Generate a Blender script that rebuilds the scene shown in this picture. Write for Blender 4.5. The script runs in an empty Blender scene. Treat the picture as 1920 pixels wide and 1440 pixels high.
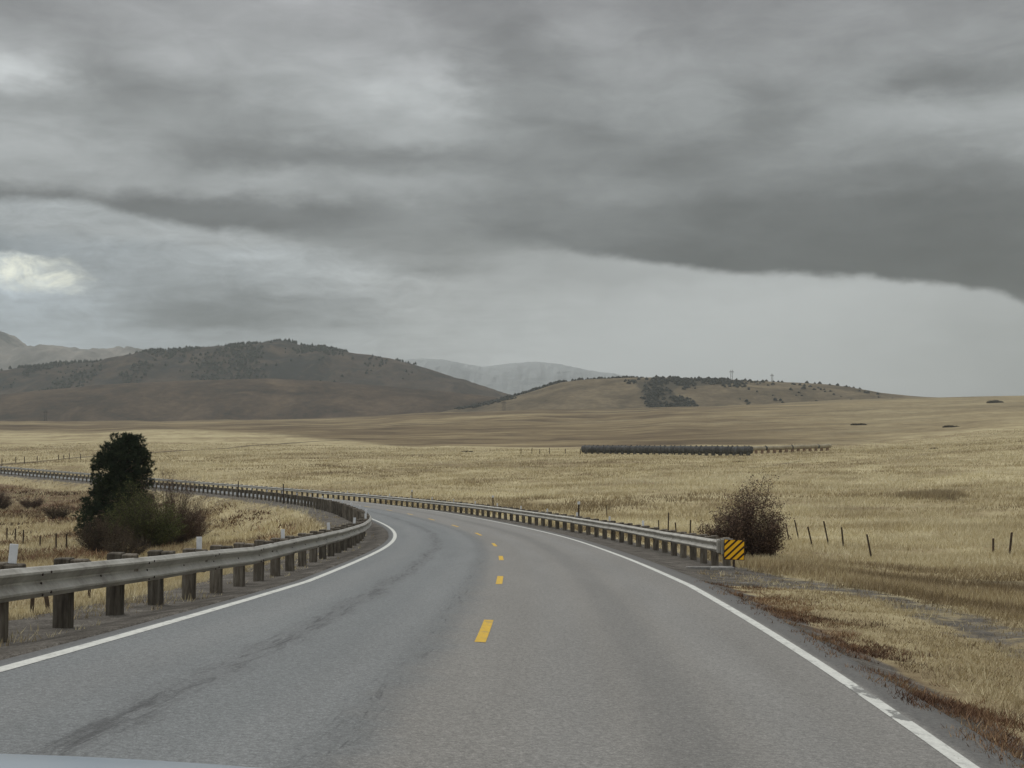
import bpy, math, random
import numpy as np
from mathutils import Vector
R = math.radians
random.seed(7); rng = np.random.default_rng(11)
scene = bpy.context.scene
COL = scene.collection

# ------------------------------------------------------------------ camera
F = 2347.6                      # focal length in pixels of a 1920 px wide picture
PITCH = R(1.708)
cam = bpy.data.cameras.new('camera'); cam_o = bpy.data.objects.new('camera', cam); COL.objects.link(cam_o)
cam.sensor_width = 36; cam.lens = F * 36 / 1920; cam.clip_start = 0.1; cam.clip_end = 60000
cam_o.location = (0, 0, 0); cam_o.rotation_euler = (R(90) + PITCH, 0, 0)
scene.camera = cam_o

# ------------------------------------------------------------------ light and exposure
scene.view_settings.view_transform = 'Standard'; scene.view_settings.look = 'None'
scene.view_settings.gamma = 1; scene.view_settings.exposure = 0.08
SUN_EL, SUN_AZ = R(52), R(-40)          # high, ahead and to the left, behind cloud
sun = bpy.data.lights.new('sun', 'SUN'); sun.energy = 0.9; sun.angle = R(40); sun.color = (1, .97, .92)
sun_o = bpy.data.objects.new('sun', sun); COL.objects.link(sun_o)
sd = Vector((math.sin(SUN_AZ) * math.cos(SUN_EL), math.cos(SUN_AZ) * math.cos(SUN_EL), math.sin(SUN_EL)))
sun_o.rotation_euler = sd.to_track_quat('Z', 'Y').to_euler()
scene.cycles.volume_bounces = 1
scene.cycles.volume_step_rate = 1

def lin(v):
    v = v / 255.0
    return v / 12.92 if v <= .04045 else ((v + .055) / 1.055) ** 2.4

class NT:
    """small helper round a node tree"""
    def __init__(s, t): s.t = t; s.n = t.nodes; s.l = t.links; s.n.clear()
    def node(s, typ, **kw):
        n = s.n.new(typ)
        for k, v in kw.items(): setattr(n, k, v)
        return n
    def set(s, sock, v):
        if isinstance(v, bpy.types.NodeSocket): s.l.new(v, sock)
        elif v is not None: sock.default_value = v
    def math(s, op, a, b=None, c=None, clamp=False):
        n = s.node('ShaderNodeMath', operation=op, use_clamp=clamp)
        for i, v in enumerate((a, b, c)):
            if v is not None: s.set(n.inputs[i], v)
        return n.outputs[0]
    def vmath(s, op, a, b=None, out=0):
        n = s.node('ShaderNodeVectorMath', operation=op); s.set(n.inputs[0], a)
        if b is not None: s.set(n.inputs[1], b)
        return n.outputs[out]
    def mix(s, f, a, b, blend='MIX'):
        n = s.node('ShaderNodeMix', data_type='RGBA', blend_type=blend)
        s.set(n.inputs[0], f); s.set(n.inputs[6], a); s.set(n.inputs[7], b)
        return n.outputs[2]
    def noise(s, vec, scale, detail=4, rough=.55, dist=0., out=0):
        n = s.node('ShaderNodeTexNoise'); s.set(n.inputs['Vector'], vec)
        s.set(n.inputs['Scale'], scale); n.inputs['Detail'].default_value = detail
        n.inputs['Roughness'].default_value = rough; n.inputs['Distortion'].default_value = dist
        return n.outputs[out]
    def ramp(s, f, stops, interp='LINEAR'):
        n = s.node('ShaderNodeValToRGB'); r = n.color_ramp; r.interpolation = interp
        while len(r.elements) < len(stops): r.elements.new(1)
        for e, (p, c) in zip(r.elements, stops):
            e.position = p; e.color = (*c[:3], 1) if not isinstance(c, (int, float)) else (c, c, c, 1)
        s.set(n.inputs[0], f); return n.outputs[0]
    def smooth(s, v, a, b, lo=0., hi=1.):
        n = s.node('ShaderNodeMapRange', interpolation_type='SMOOTHSTEP')
        s.set(n.inputs[0], v); s.set(n.inputs[1], a); s.set(n.inputs[2], b); s.set(n.inputs[3], lo); s.set(n.inputs[4], hi)
        return n.outputs[0]
    def mapping(s, vec, scale=(1, 1, 1), rot=(0, 0, 0), loc=(0, 0, 0)):
        n = s.node('ShaderNodeMapping'); s.set(n.inputs[0], vec)
        n.inputs['Scale'].default_value = scale; n.inputs['Rotation'].default_value = rot; n.inputs['Location'].default_value = loc
        return n.outputs[0]
    def attr(s, name, out='Color'):
        return s.node('ShaderNodeAttribute', attribute_name=name).outputs[out]

# ------------------------------------------------------------------ sky: a cloud deck given by compass bearing and elevation
SKY_MID, SKY_GAIN = 145, 1.35
def azp(x): return math.atan((x - 960) / F)
def elp(y): return math.atan((790 - y) / F)
def build_world():
    w = bpy.data.worlds.new('World'); scene.world = w; w.use_nodes = True
    t = NT(w.node_tree)
    d = t.node('ShaderNodeTexCoord').outputs['Generated']
    sep = t.node('ShaderNodeSeparateXYZ'); t.set(sep.inputs[0], d); dx, dy, dz = sep.outputs
    az = t.math('ARCTAN2', dx, dy); el = t.math('ARCSINE', dz)
    # cloud-layer plane coordinates for the fine texture
    inv = t.math('DIVIDE', 1, t.math('ADD', t.math('MAXIMUM', dz, 0), .06))
    comb = t.node('ShaderNodeCombineXYZ'); t.set(comb.inputs[0], t.math('MULTIPLY', dx, inv)); t.set(comb.inputs[1], t.math('MULTIPLY', dy, inv))
    plane = comb.outputs[0]
    ae = t.node('ShaderNodeCombineXYZ'); t.set(ae.inputs[0], az); t.set(ae.inputs[1], el)
    aev = ae.outputs[0]
    # distortion
    n1 = t.noise(t.mapping(aev, (1, 2.2, 1), rot=(0, 0, R(6))), 7, 5, .58)
    n2 = t.noise(t.mapping(aev, (1, 2.2, 1), loc=(4, 9, 0), rot=(0, 0, R(6))), 7, 5, .58)
    n3 = t.noise(t.mapping(aev, (1, 2.0, 1), loc=(2, 3, 0)), 30, 6, .62)
    n4 = t.noise(t.mapping(aev, (1, 2.0, 1), loc=(8, 1, 0)), 30, 6, .62)
    azd = t.math('ADD', az, t.math('ADD', t.math('MULTIPLY', t.math('SUBTRACT', n1, .5), .10), t.math('MULTIPLY', t.math('SUBTRACT', n3, .5), .050)))
    eld = t.math('ADD', el, t.math('ADD', t.math('MULTIPLY', t.math('SUBTRACT', n2, .5), .040), t.math('MULTIPLY', t.math('SUBTRACT', n4, .5), .020)))
    A0, A1 = azp(0), azp(1920)
    uu = t.math('DIVIDE', t.math('SUBTRACT', azd, A0), A1 - A0, clamp=True)
    xs = [160 * i for i in range(13)]
    def row(vals, tint=lambda x: (1, 1, 1), lift=0):
        st = []
        for x, v in zip(xs, vals):
            c = lin(SKY_MID + (v - SKY_MID) * SKY_GAIN + lift); tt = tint(x); st.append(((azp(x) - A0) / (A1 - A0), (c * tt[0], c * tt[1], c * tt[2])))
        return t.ramp(uu, st, 'CARDINAL')
    def grid(rows, tint, lift):
        rows = sorted(rows, key=lambda r: r[0]); out = None
        for i, (y, vals) in enumerate(rows):
            c = row(vals, lambda x, y=y: tint(x, y), lift(y))
            if out is None: out = c
            else:
                f = t.smooth(eld, elp(rows[i - 1][0]), elp(y)); out = t.mix(f, out, c)
        return out
    up = [
     (0,  (150,152,150,158,162,142,138,148,138,140,140,138,126)),
     (60, (143,148,155,152,156,150,132,150,140,142,145,142,142)),
     (120,(160,148,160,158,164,168,134,150,150,150,146,148,148)),
     (180,(190,146,142,154,168,178,146,148,150,134,148,128,138)),
     (240,(155,148,146,144,158,164,144,132,146,132,152,158,162)),
     (300,(168,164,142,128,132,136,136,134,126,138,146,142,162)),
     (350,(160,160,158,164,158,160,140,144,134,132,130,126,132)),
     (400,(120,122,120,126,126,144,132,130,122,118,114,112,116)),
     (440,(126,126,122,118,126,138,126,128,120,114,110,108,112)),
     (500,(130,130,130,130,130,134,126,118,108,106,104,102,104)),
     (560,(130,130,130,130,130,130,126,118,108,104,102, 98, 98))]
    lo = [
     (400,(164,164,158,155,152,148,148,150,150,150,150,150,150)),
     (450,(156,162,164,162,152,144,142,156,160,160,160,160,160)),
     (490,(146,158,160,172,158,144,156,164,166,166,166,166,166)),
     (525,(182,158,152,160,172,158,162,162,168,174,174,172,170)),
     (550,(196,168,146,156,166,166,166,168,174,178,178,172,168)),
     (580,(176,162,132,136,156,168,168,174,180,180,177,172,166)),
     (605,(168,160,128,126,150,166,172,177,182,181,177,171,164)),
     (640,(178,172,158,152,164,170,178,180,182,180,176,169,160)),
     (680,(172,168,160,160,162,170,180,180,180,178,173,166,157)),
     (760,(165,165,160,160,160,165,174,176,174,172,168,162,154))]
    def tint_up(x, y):
        k = max(0, 1 - y / 200)
        return (.95 + .03 * k, 1.0, 1.008 + .02 * k)
    def tint_lo(x, y):
        k = max(0, 1 - x / 800) * (1 if y > 470 else .4)
        return (.955 - .07 * k, 1.0, .995 + .08 * k)
    cu = grid(up, tint_up, lambda y: -2 - 14*max(0, (y-250)/300)); cl = grid(lo, tint_lo, lambda y: -2)
    # the lower edge of the dark deck
    edge = t.node('ShaderNodeFloatCurve'); t.set(edge.inputs['Value'], t.math('DIVIDE', t.math('SUBTRACT', az, A0), A1 - A0, clamp=True))
    E = [(0,400),(160,404),(320,428),(480,442),(640,448),(820,450),(960,453),(1060,468),(1200,492),(1340,510),(1500,521),(1640,531),(1760,546),(1860,563),(1920,585)]
    cv = edge.mapping.curves[0]
    pts = [((azp(x) - A0) / (A1 - A0), elp(y) / .2) for x, y in E]
    cv.points[0].location = pts[0]; cv.points[1].location = pts[-1]
    for p in pts[1:-1]: cv.points.new(*p)
    edge.mapping.update()
    en = t.noise(t.mapping(aev, (1, 1.5, 1)), 26, 5, .6)
    ee = t.math('ADD', t.math('MULTIPLY', edge.outputs[0], .2), t.math('MULTIPLY', t.math('SUBTRACT', en, .5), .016))
    soft = t.smooth(t.math('ABSOLUTE', t.math('SUBTRACT', az, azp(760))), .02, .13, .022, .0045)
    f = t.smooth(t.math('DIVIDE', t.math('SUBTRACT', el, ee), soft), -1, 1)
    c = t.mix(f, cl, cu)
    # the bright hole low on the left
    bx = t.math('DIVIDE', t.math('SUBTRACT', azd, azp(60)), .042)
    by = t.math('DIVIDE', t.math('SUBTRACT', eld, elp(532)), .0125)
    rr = t.math('ADD', t.math('MULTIPLY', bx, bx), t.math('MULTIPLY', by, by))
    c = t.mix(t.math('MULTIPLY', t.smooth(rr, 1.6, 0.0, 0, 1.), t.smooth(t.noise(t.mapping(aev, (1, 1.6, 1), loc=(5, 5, 0)), 34, 7, .65, .8), .36, .66, .25, .95)), c, (lin(250), lin(252), lin(235), 1))
    # wisps: streaks drawn out along the deck
    s1 = t.noise(t.mapping(aev, (1, 2.6, 1), rot=(0, 0, R(9))), 17, 7, .62, .6)
    s2 = t.noise(t.mapping(plane, (1, 1.6, 1)), 2.2, 6, .6, .4)
    amp = t.smooth(el, elp(700), elp(600), .35, .95)
    # the rain curtain on the right is smooth
    calm = t.math('MULTIPLY', t.smooth(az, azp(900), azp(1200)), t.math('SUBTRACT', 1, f))
    lowl = t.math('MULTIPLY', t.smooth(az, azp(1050), azp(700)), t.math('SUBTRACT', 1, f))
    s1 = t.mix(lowl, s1, t.noise(t.mapping(aev, (1, 2.8, 1), rot=(0, 0, R(-7)), loc=(1, 3, 0)), 30, 7, .66, .9))
    amp = t.math('ADD', amp, t.math('MULTIPLY', lowl, .35))
    amp = t.math('MULTIPLY', amp, t.math('SUBTRACT', 1, t.math('MULTIPLY', calm, .85)))
    m = t.math('ADD', 1, t.math('MULTIPLY', t.math('SUBTRACT', t.math('ADD', t.math('MULTIPLY', s1, .65), t.math('MULTIPLY', s2, .35)), .5), amp))
    c = t.mix(1, c, m, 'MULTIPLY')
    # contrast round mid grey, to stand up to the air in between
    # brighter overhead, out of the picture
    over = t.smooth(el, R(20), R(50), 1.0, 4.2)
    c = t.mix(1, c, over, 'MULTIPLY')
    below = t.smooth(el, R(-1.5), R(-6))
    c = t.mix(below, c, (.12, .11, .08, 1))
    bg = t.node('ShaderNodeBackground'); t.set(bg.inputs[0], c); bg.inputs[1].default_value = 1.0
    sk = t.node('ShaderNodeTexSky', sky_type='NISHITA', sun_disc=False, sun_elevation=SUN_EL, sun_rotation=SUN_AZ)
    bs = t.node('ShaderNodeBackground'); t.set(bs.inputs[0], sk.outputs[0]); bs.inputs[1].default_value = .1
    mx = t.node('ShaderNodeMixShader'); mx.inputs[0].default_value = .985
    t.l.new(bs.outputs[0], mx.inputs[1]); t.l.new(bg.outputs[0], mx.inputs[2])
    o = t.node('ShaderNodeOutputWorld'); t.l.new(mx.outputs[0], o.inputs[0])
    w.cycles.sampling_method = 'MANUAL'; w.cycles.sample_map_resolution = 512
build_world()

# ------------------------------------------------------------------ object helpers
def tag(o, label=None, cat=None, group=None, kind=None):
    if label: o['label'] = label
    if cat: o['category'] = cat
    if group: o['group'] = group
    if kind: o['kind'] = kind
    return o
def empty(name, loc=(0, 0, 0), rot=(0, 0, 0)):
    o = bpy.data.objects.new(name, None); COL.objects.link(o); o.location = loc; o.rotation_euler = rot
    o.empty_display_size = .2; return o
def meshobj(name, me, parent=None):
    o = bpy.data.objects.new(name, me); COL.objects.link(o)
    if parent: o.parent = parent
    return o
def np_mesh(name, verts, faces, mats, smooth=False, fmat=None):
    """verts (n,3) ; faces: (m,k) int array of tris or quads"""
    me = bpy.data.meshes.new(name); verts = np.asarray(verts, np.float32); faces = np.asarray(faces, np.int32)
    k = faces.shape[1]; m = len(faces)
    me.vertices.add(len(verts)); me.vertices.foreach_set('co', verts.ravel())
    me.loops.add(m * k); me.loops.foreach_set('vertex_index', faces.ravel())
    me.polygons.add(m); me.polygons.foreach_set('loop_start', np.arange(m, dtype=np.int32) * k)
    me.polygons.foreach_set('loop_total', np.full(m, k, np.int32))
    if smooth: me.polygons.foreach_set('use_smooth', np.ones(m, bool))
    if fmat is not None: me.polygons.foreach_set('material_index', np.asarray(fmat, np.int32))
    for x in (mats if isinstance(mats, (list, tuple)) else [mats]): me.materials.append(x)
    me.update(calc_edges=True); me.validate(); return me
def set_attr(me, name, arr):
    arr = np.asarray(arr, np.float32)
    a = me.attributes.new(name, 'FLOAT_COLOR', 'POINT'); a.data.foreach_set('color', arr.ravel())
class MB:
    """collects polygons into one mesh"""
    def __init__(s): s.v = []; s.f = []; s.m = []
    def poly(s, pts, faces, mat=0):
        b = len(s.v); s.v += [tuple(p) for p in pts]; s.f += [tuple(i + b for i in f) for f in faces]; s.m += [mat] * len(faces)
    def box(s, lo, hi, mat=0, bev=0., skew=(0, 0), M=None):
        x0, y0, z0 = lo; x1, y1, z1 = hi; b = bev
        def ring(z, i): return [(x0+i+b, y0+i, z), (x1-i-b, y0+i, z), (x1-i, y0+i+b, z), (x1-i, y1-i-b, z), (x1-i-b, y1-i, z), (x0+i+b, y1-i, z), (x0+i, y1-i-b, z), (x0+i, y0+i+b, z)]
        if b > 0:
            P = ring(z0, b) + ring(z0 + b, 0) + ring(z1 - b, 0) + ring(z1, b); n = 8
        else:
            P = [(x0,y0,z0),(x1,y0,z0),(x1,y1,z0),(x0,y1,z0),(x0,y0,z1),(x1,y0,z1),(x1,y1,z1),(x0,y1,z1)]; n = 4
        k = len(P) // n
        fs = [tuple(range(n - 1, -1, -1)), tuple(range((k-1)*n, k*n))]
        for r in range(k - 1):
            for i in range(n): fs.append((r*n+i, r*n+(i+1) % n, (r+1)*n+(i+1) % n, (r+1)*n+i))
        P = [(x + skew[0]*(z - z0), y + skew[1]*(z - z0), z) for x, y, z in P]
        if M is not None: P = [tuple(M @ Vector(p)) for p in P]
        s.poly(P, fs, mat)
    def tube(s, pts, rad, n=8, mat=0, cap=True):
        pts = [Vector(p) for p in pts]; P = []; m = len(pts)
        for i, p in enumerate(pts):
            d = (pts[min(i+1, m-1)] - pts[max(i-1, 0)]).normalized()
            a = d.cross(Vector((0, 0, 1))) if abs(d.z) < .95 else d.cross(Vector((1, 0, 0)))
            a.normalize(); b = d.cross(a); r = rad[i] if isinstance(rad, (list, tuple)) else rad
            P += [p + (a * math.cos(2*math.pi*k/n) + b * math.sin(2*math.pi*k/n)) * r for k in range(n)]
        fs = []
        for i in range(m - 1):
            for k in range(n): fs.append((i*n+k, i*n+(k+1) % n, (i+1)*n+(k+1) % n, (i+1)*n+k))
        if cap: fs += [tuple(range(n-1, -1, -1)), tuple(range((m-1)*n, m*n))]
        s.poly(P, fs, mat)
    def mesh(s, name, mats, smooth=False):
        me = bpy.data.meshes.new(name); me.from_pydata(s.v, [], s.f)
        for x in (mats if isinstance(mats, (list, tuple)) else [mats]): me.materials.append(x)
        me.polygons.foreach_set('material_index', s.m)
        if smooth: me.polygons.foreach_set('use_smooth', [True] * len(s.f))
        me.update(); return me

# value noise in numpy
_H = rng.random((256, 256))
def vnoise(x, y):
    xi = np.floor(x).astype(int); yi = np.floor(y).astype(int); fx = x - xi; fy = y - yi
    fx = fx*fx*(3-2*fx); fy = fy*fy*(3-2*fy)
    a = _H[xi & 255, yi & 255]; b = _H[(xi+1) & 255, yi & 255]; c = _H[xi & 255, (yi+1) & 255]; d = _H[(xi+1) & 255, (yi+1) & 255]
    return (a*(1-fx)+b*fx)*(1-fy) + (c*(1-fx)+d*fx)*fy - .5
def fbm(x, y, o=4):
    s = 0; a = 1.
    for i in range(o): s = s + a * vnoise(x + 17.3*i, y - 9.1*i); x = x*2.03; y = y*2.03; a *= .5
    return s
def sst(x, a, b):
    t = np.clip((x - a) / (b - a), 0, 1); return t*t*(3-2*t)

# ------------------------------------------------------------------ materials
def principled(name):
    m = bpy.data.materials.new(name); m.use_nodes = True; t = NT(m.node_tree)
    p = t.node('ShaderNodeBsdfPrincipled'); o = t.node('ShaderNodeOutputMaterial'); t.l.new(p.outputs[0], o.inputs[0])
    p.inputs['Roughness'].default_value = .9; p.inputs['Specular IOR Level'].default_value = .25
    return m, t, p
def bump(t, p, h, strength, dist):
    b = t.node('ShaderNodeBump'); b.inputs['Strength'].default_value = strength; b.inputs['Distance'].default_value = dist
    t.set(b.inputs['Height'], h); t.l.new(b.outputs[0], p.inputs['Normal'])
def obj_co(t): return t.node('ShaderNodeTexCoord').outputs['Object']
def rnd(t): return t.node('ShaderNodeObjectInfo').outputs['Random']

def mat_ground():
    m, t, p = principled('dry_grassland'); co = obj_co(t)
    z = t.attr('zone'); sz = t.node('ShaderNodeSeparateColor'); t.set(sz.inputs[0], z); brown, gravel, dark = sz.outputs
    weed = t.attr('zone', 'Alpha')
    rng_ = t.attr('far', 'Fac')
    a = t.noise(co, 3.2, 6, .7); b = t.noise(t.mapping(co, (1, .5, 1)), .19, 6, .62, .6); c = t.noise(co, .022, 6, .6, .8)
    g = t.noise(co, 24, 3, .7)
    big = t.noise(t.mapping(co, (.6, 1, 1), rot=(0, 0, R(12))), .0065, 7, .62, 1.)
    v = t.math('ADD', t.math('MULTIPLY', b, .40), t.math('ADD', t.math('MULTIPLY', a, .22), t.math('MULTIPLY', c, .38)))
    straw = t.ramp(v, [(.36, (.175, .13, .076)), (.46, (.30, .243, .14)), (.54, (.41, .348, .205)), (.64, (.505, .438, .27))])
    # grey-brown bare patches
    patch = t.smooth(t.noise(t.mapping(co, (1, .7, 1), loc=(30, 5, 0)), .055, 7, .68, .5), .57, .70)
    straw = t.mix(t.math('MULTIPLY', patch, .6), straw, (.17, .135, .085, 1))
    br = t.ramp(t.math('ADD', t.math('MULTIPLY', t.noise(t.mapping(co, (.6, 1, 1), rot=(0, 0, R(-8))), .030, 7, .65, .8), .6), t.math('MULTIPLY', big, .4)),
                [(.38, (.070, .052, .035)), (.48, (.135, .100, .060)), (.56, (.21, .163, .092)), (.66, (.31, .25, .145))])
    col = t.mix(brown, straw, br)
    gr = t.ramp(t.math('ADD', t.math('MULTIPLY', t.noise(co, 30, 4, .8), .6), t.math('MULTIPLY', t.noise(co, 1.6, 5, .6), .4)),
                [(.36, (.048, .043, .036)), (.52, (.125, .113, .097)), (.68, (.28, .26, .225))])
    edge = t.math('ADD', gravel, t.math('MULTIPLY', t.math('SUBTRACT', t.noise(co, 1.1, 6, .7), .5), 1.5))
    col = t.mix(t.math('MULTIPLY', t.smooth(edge, .38, .72), t.smooth(gravel, .02, .12)), col, gr)
    dk = t.ramp(t.noise(co, 2.2, 5, .7), [(.36, (.045, .036, .025)), (.66, (.15, .115, .065))])
    de = t.math('ADD', dark, t.math('MULTIPLY', t.math('SUBTRACT', t.noise(co, .5, 6, .7), .5), 1.1))
    col = t.mix(t.math('MULTIPLY', t.smooth(de, .3, .9), t.math('MULTIPLY', t.smooth(dark, .02, .2), .85)), col, dk)
    wd = t.ramp(t.noise(co, 3.5, 5, .7), [(.36, (.055, .038, .027)), (.64, (.20, .125, .075))])
    we = t.math('ADD', weed, t.math('MULTIPLY', t.math('SUBTRACT', t.noise(co, .9, 6, .7), .5), 1.6))
    col = t.mix(t.math('MULTIPLY', t.smooth(we, .35, .8), t.smooth(weed, .02, .2)), col, wd)
    gf = t.math('ADD', .72, t.math('MULTIPLY', g, .56))
    col = t.mix(1, col, gf, 'MULTIPLY')
    t.set(p.inputs['Base Color'], col); p.inputs['Roughness'].default_value = 1; p.inputs['Specular IOR Level'].default_value = .05
    h = t.math('ADD', t.math('MULTIPLY', a, .35), t.math('ADD', t.math('MULTIPLY', g, .10), t.math('MULTIPLY', b, 1.2)))
    bump(t, p, h, .8, .25)
    return m

def mat_asphalt():
    m, t, p = principled('worn_asphalt')
    uv = t.node('ShaderNodeUVMap', uv_map='UVMap').outputs[0]       # u = metres right of the centre line, v = metres along it
    s = t.node('ShaderNodeSeparateXYZ'); t.set(s.inputs[0], uv); n = s.outputs[0]; l = s.outputs[1]
    co = obj_co(t)
    fine = t.noise(co, 75, 2, .8); agg = t.noise(co, 24, 4, .75); mid = t.noise(co, 1.1, 6, .6); big = t.noise(t.mapping(uv, (1, .12, 1)), .9, 5, .6, .3)
    right = t.smooth(t.math('ADD', n, t.math('MULTIPLY', t.math('SUBTRACT', mid, .5), .8)), -.75, -.1)
    base = t.mix(right, (.160, .168, .165, 1), (.196, .188, .170, 1))
    # polished wheel paths
    def path(c, w): return t.smooth(t.math('ABSOLUTE', t.math('SUBTRACT', n, c)), w, w*.2)
    lane = t.math('ADD', t.math('ADD', path(.95, .5), path(2.75, .5)), t.math('ADD', path(-1.0, .5), path(-3.0, .5)))
    base = t.mix(t.math('MULTIPLY', lane, .22), base, (.225, .225, .215, 1))
    oil = t.math('ADD', path(1.85, .45), t.math('MULTIPLY', path(-.55, .38), t.math('ADD', .35, big)))
    base = t.mix(t.math('MULTIPLY', oil, .30), base, (.105, .105, .10, 1))
    # ragged ravelled seams along the left lane
    wob = t.math('MULTIPLY', t.math('SUBTRACT', t.noise(t.mapping(uv, (0, .22, 0)), 1, 3, .6), .5), .7)
    seam = t.smooth(t.math('ABSOLUTE', t.math('SUBTRACT', t.math('SUBTRACT', n, -2.15), wob)), .34, .0)
    rag = t.noise(t.mapping(uv, (5, .55, 1)), 1.6, 7, .72, 1.2)
    crack = t.math('MULTIPLY', seam, t.smooth(rag, .47, .66))
    seam2 = t.math('MULTIPLY', t.smooth(t.math('ABSOLUTE', t.math('SUBTRACT', n, -.6)), .28, .0), t.smooth(t.noise(t.mapping(uv, (6, .5, 1), loc=(3, 3, 0)), 1.6, 7, .72, 1.2), .54, .72))
    base = t.mix(t.math('MULTIPLY', seam, .30), base, (.10, .10, .098, 1))
    crack = t.math('MAXIMUM', crack, seam2)
    base = t.mix(t.math('MULTIPLY', crack, .76), base, (.052, .052, .052, 1))
    tone = t.math('ADD', .80, t.math('MULTIPLY', big, .40))
    base = t.mix(1, base, tone, 'MULTIPLY')
    sp = t.ramp(agg, [(.28, .62), (.5, .98), (.72, 1.40)])
    base = t.mix(1, base, sp, 'MULTIPLY')
    sp2 = t.ramp(fine, [(.28, .62), (.5, .98), (.72, 1.45)])
    base = t.mix(1, base, sp2, 'MULTIPLY')
    sh_ = t.smooth(t.math('ADD', t.math('ABSOLUTE', n), t.math('MULTIPLY', t.math('SUBTRACT', mid, .5), .12)), 3.84, 3.98)
    base = t.mix(t.math('MULTIPLY', sh_, .72), base, t.mix(1, (.088, .086, .080, 1), sp, 'MULTIPLY'))
    # crumbling edges pick up gravel
    ed = t.smooth(t.math('ADD', t.math('ABSOLUTE', n), t.math('MULTIPLY', t.math('SUBTRACT', t.noise(co, 2.4, 5, .7), .5), .5)), 3.95, 4.5)
    base = t.mix(t.math('MULTIPLY', ed, .55), base, (.105, .098, .088, 1))
    t.set(p.inputs['Base Color'], base); p.inputs['Roughness'].default_value = .78; p.inputs['Specular IOR Level'].default_value = .3
    bump(t, p, t.math('ADD', agg, t.math('MULTIPLY', crack, -1.5)), .45, .012)
    return m
def mat_paint(name, c, under=(.17, .168, .155), lo=.56, hi=.70):
    m, t, p = principled(name); co = obj_co(t)
    uv = t.node('ShaderNodeUVMap', uv_map='UVMap').outputs[0]
    w = t.noise(t.mapping(uv, (3, 1.6, 1)), 2.2, 8, .74, .4); a = t.noise(co, 24, 4, .75)
    wear = t.smooth(t.math('ADD', t.math('MULTIPLY', w, .75), t.math('MULTIPLY', a, .25)), lo, hi)
    sx_ = t.node('ShaderNodeSeparateXYZ'); t.set(sx_.inputs[0], uv)
    gap = t.math('MULTIPLY', t.attr('gap', 'Fac'), t.smooth(sx_.outputs[0], 3.755, 3.80, .55, 1.))
    gp = t.smooth(t.math('ADD', gap, t.math('MULTIPLY', t.math('SUBTRACT', w, .5), 3.2)), .55, .85)
    wear = t.math('MAXIMUM', wear, t.math('MULTIPLY', gp, t.smooth(gap, .05, .3, 0, .9)))
    cc = t.mix(t.noise(co, 3, 5, .7), (*[x*.82 for x in c], 1), (*c, 1))
    col = t.mix(wear, t.mix(t.math('MULTIPLY', t.smooth(t.noise(t.mapping(uv, (2, 1.2, 1), loc=(7, 1, 0)), 3.2, 6, .7, .5), .48, .66), .35), cc, (*under, 1)), (*under, 1))
    col = t.mix(1, col, t.ramp(a, [(.3, .82), (.7, 1.12)]), 'MULTIPLY')
    t.set(p.inputs['Base Color'], col); p.inputs['Roughness'].default_value = .7
    bump(t, p, a, .3, .006); return m
def mat_noise(name, stops, scale, rough=.9, spec=.2, stretch=(1, 1, 1), metal=0., bmp=0., per_obj=0., scale2=None, trans=0):
    m, t, p = principled(name); co = obj_co(t); v = t.mapping(co, stretch)
    if per_obj:
        v = t.vmath('ADD', v, t.vmath('SCALE', (13.1, 7.7, 5.3), None)) if False else v
        r = rnd(t); cmb = t.node('ShaderNodeCombineXYZ'); t.set(cmb.inputs[0], t.math('MULTIPLY', r, 91)); t.set(cmb.inputs[1], t.math('MULTIPLY', r, 37))
        v = t.vmath('ADD', v, cmb.outputs[0])
    f = t.noise(v, scale, 6, .65)
    if scale2: f = t.math('ADD', t.math('MULTIPLY', f, .6), t.math('MULTIPLY', t.noise(v, scale2, 4, .6), .4))
    col = t.ramp(f, stops)
    if per_obj: col = t.mix(1, col, t.math('ADD', 1 - per_obj, t.math('MULTIPLY', rnd(t), 2*per_obj)), 'MULTIPLY')
    t.set(p.inputs['Base Color'], col); p.inputs['Roughness'].default_value = rough; p.inputs['Specular IOR Level'].default_value = spec
    p.inputs['Metallic'].default_value = metal
    if bmp: bump(t, p, f, .7, bmp)
    return m
def mat_leaf(name, stops, attr='tint'):
    m, t, p = principled(name)
    col = t.ramp(t.attr(attr, 'Fac'), stops)
    t.set(p.inputs['Base Color'], col); p.inputs['Specular IOR Level'].default_value = .1
    return m
def plain(name, c, rough=.6, metal=0., spec=.3):
    return mat_noise(name, [(.3, tuple(x*.8 for x in c)), (.7, tuple(min(1, x*1.15) for x in c))], 6, rough, spec, metal=metal)

M = {}
M['ground'] = mat_ground(); M['asphalt'] = mat_asphalt()
M['white'] = mat_paint('white_road_paint', (.66, .66, .60)); M['yellow'] = mat_paint('yellow_road_paint', (.66, .42, .045), lo=.54, hi=.72)
def mat_zinc():
    m, t, p = principled('weathered_zinc'); co = obj_co(t)
    a = t.noise(t.mapping(co, (1, 1, .35)), 1.6, 6, .65); b = t.noise(co, 14, 4, .7)
    f = t.math('ADD', t.math('MULTIPLY', a, .65), t.math('MULTIPLY', b, .35))
    c = t.ramp(f, [(.34, (.25, .235, .20)), (.5, (.385, .37, .325)), (.66, (.49, .48, .43))])
    t.set(p.inputs['Base Color'], c); p.inputs['Metallic'].default_value = .35; p.inputs['Roughness'].default_value = .55
    p.inputs['Specular IOR Level'].default_value = .3; bump(t, p, b, .15, .01); return m
M['zinc'] = mat_zinc()
M['timber'] = mat_noise('weathered_timber', [(.3, (.055, .047, .038)), (.5, (.125, .108, .085)), (.7, (.22, .20, .165))], 3.2, .95, .1, (4, 4, .6), bmp=.02, per_obj=.3)
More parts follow.
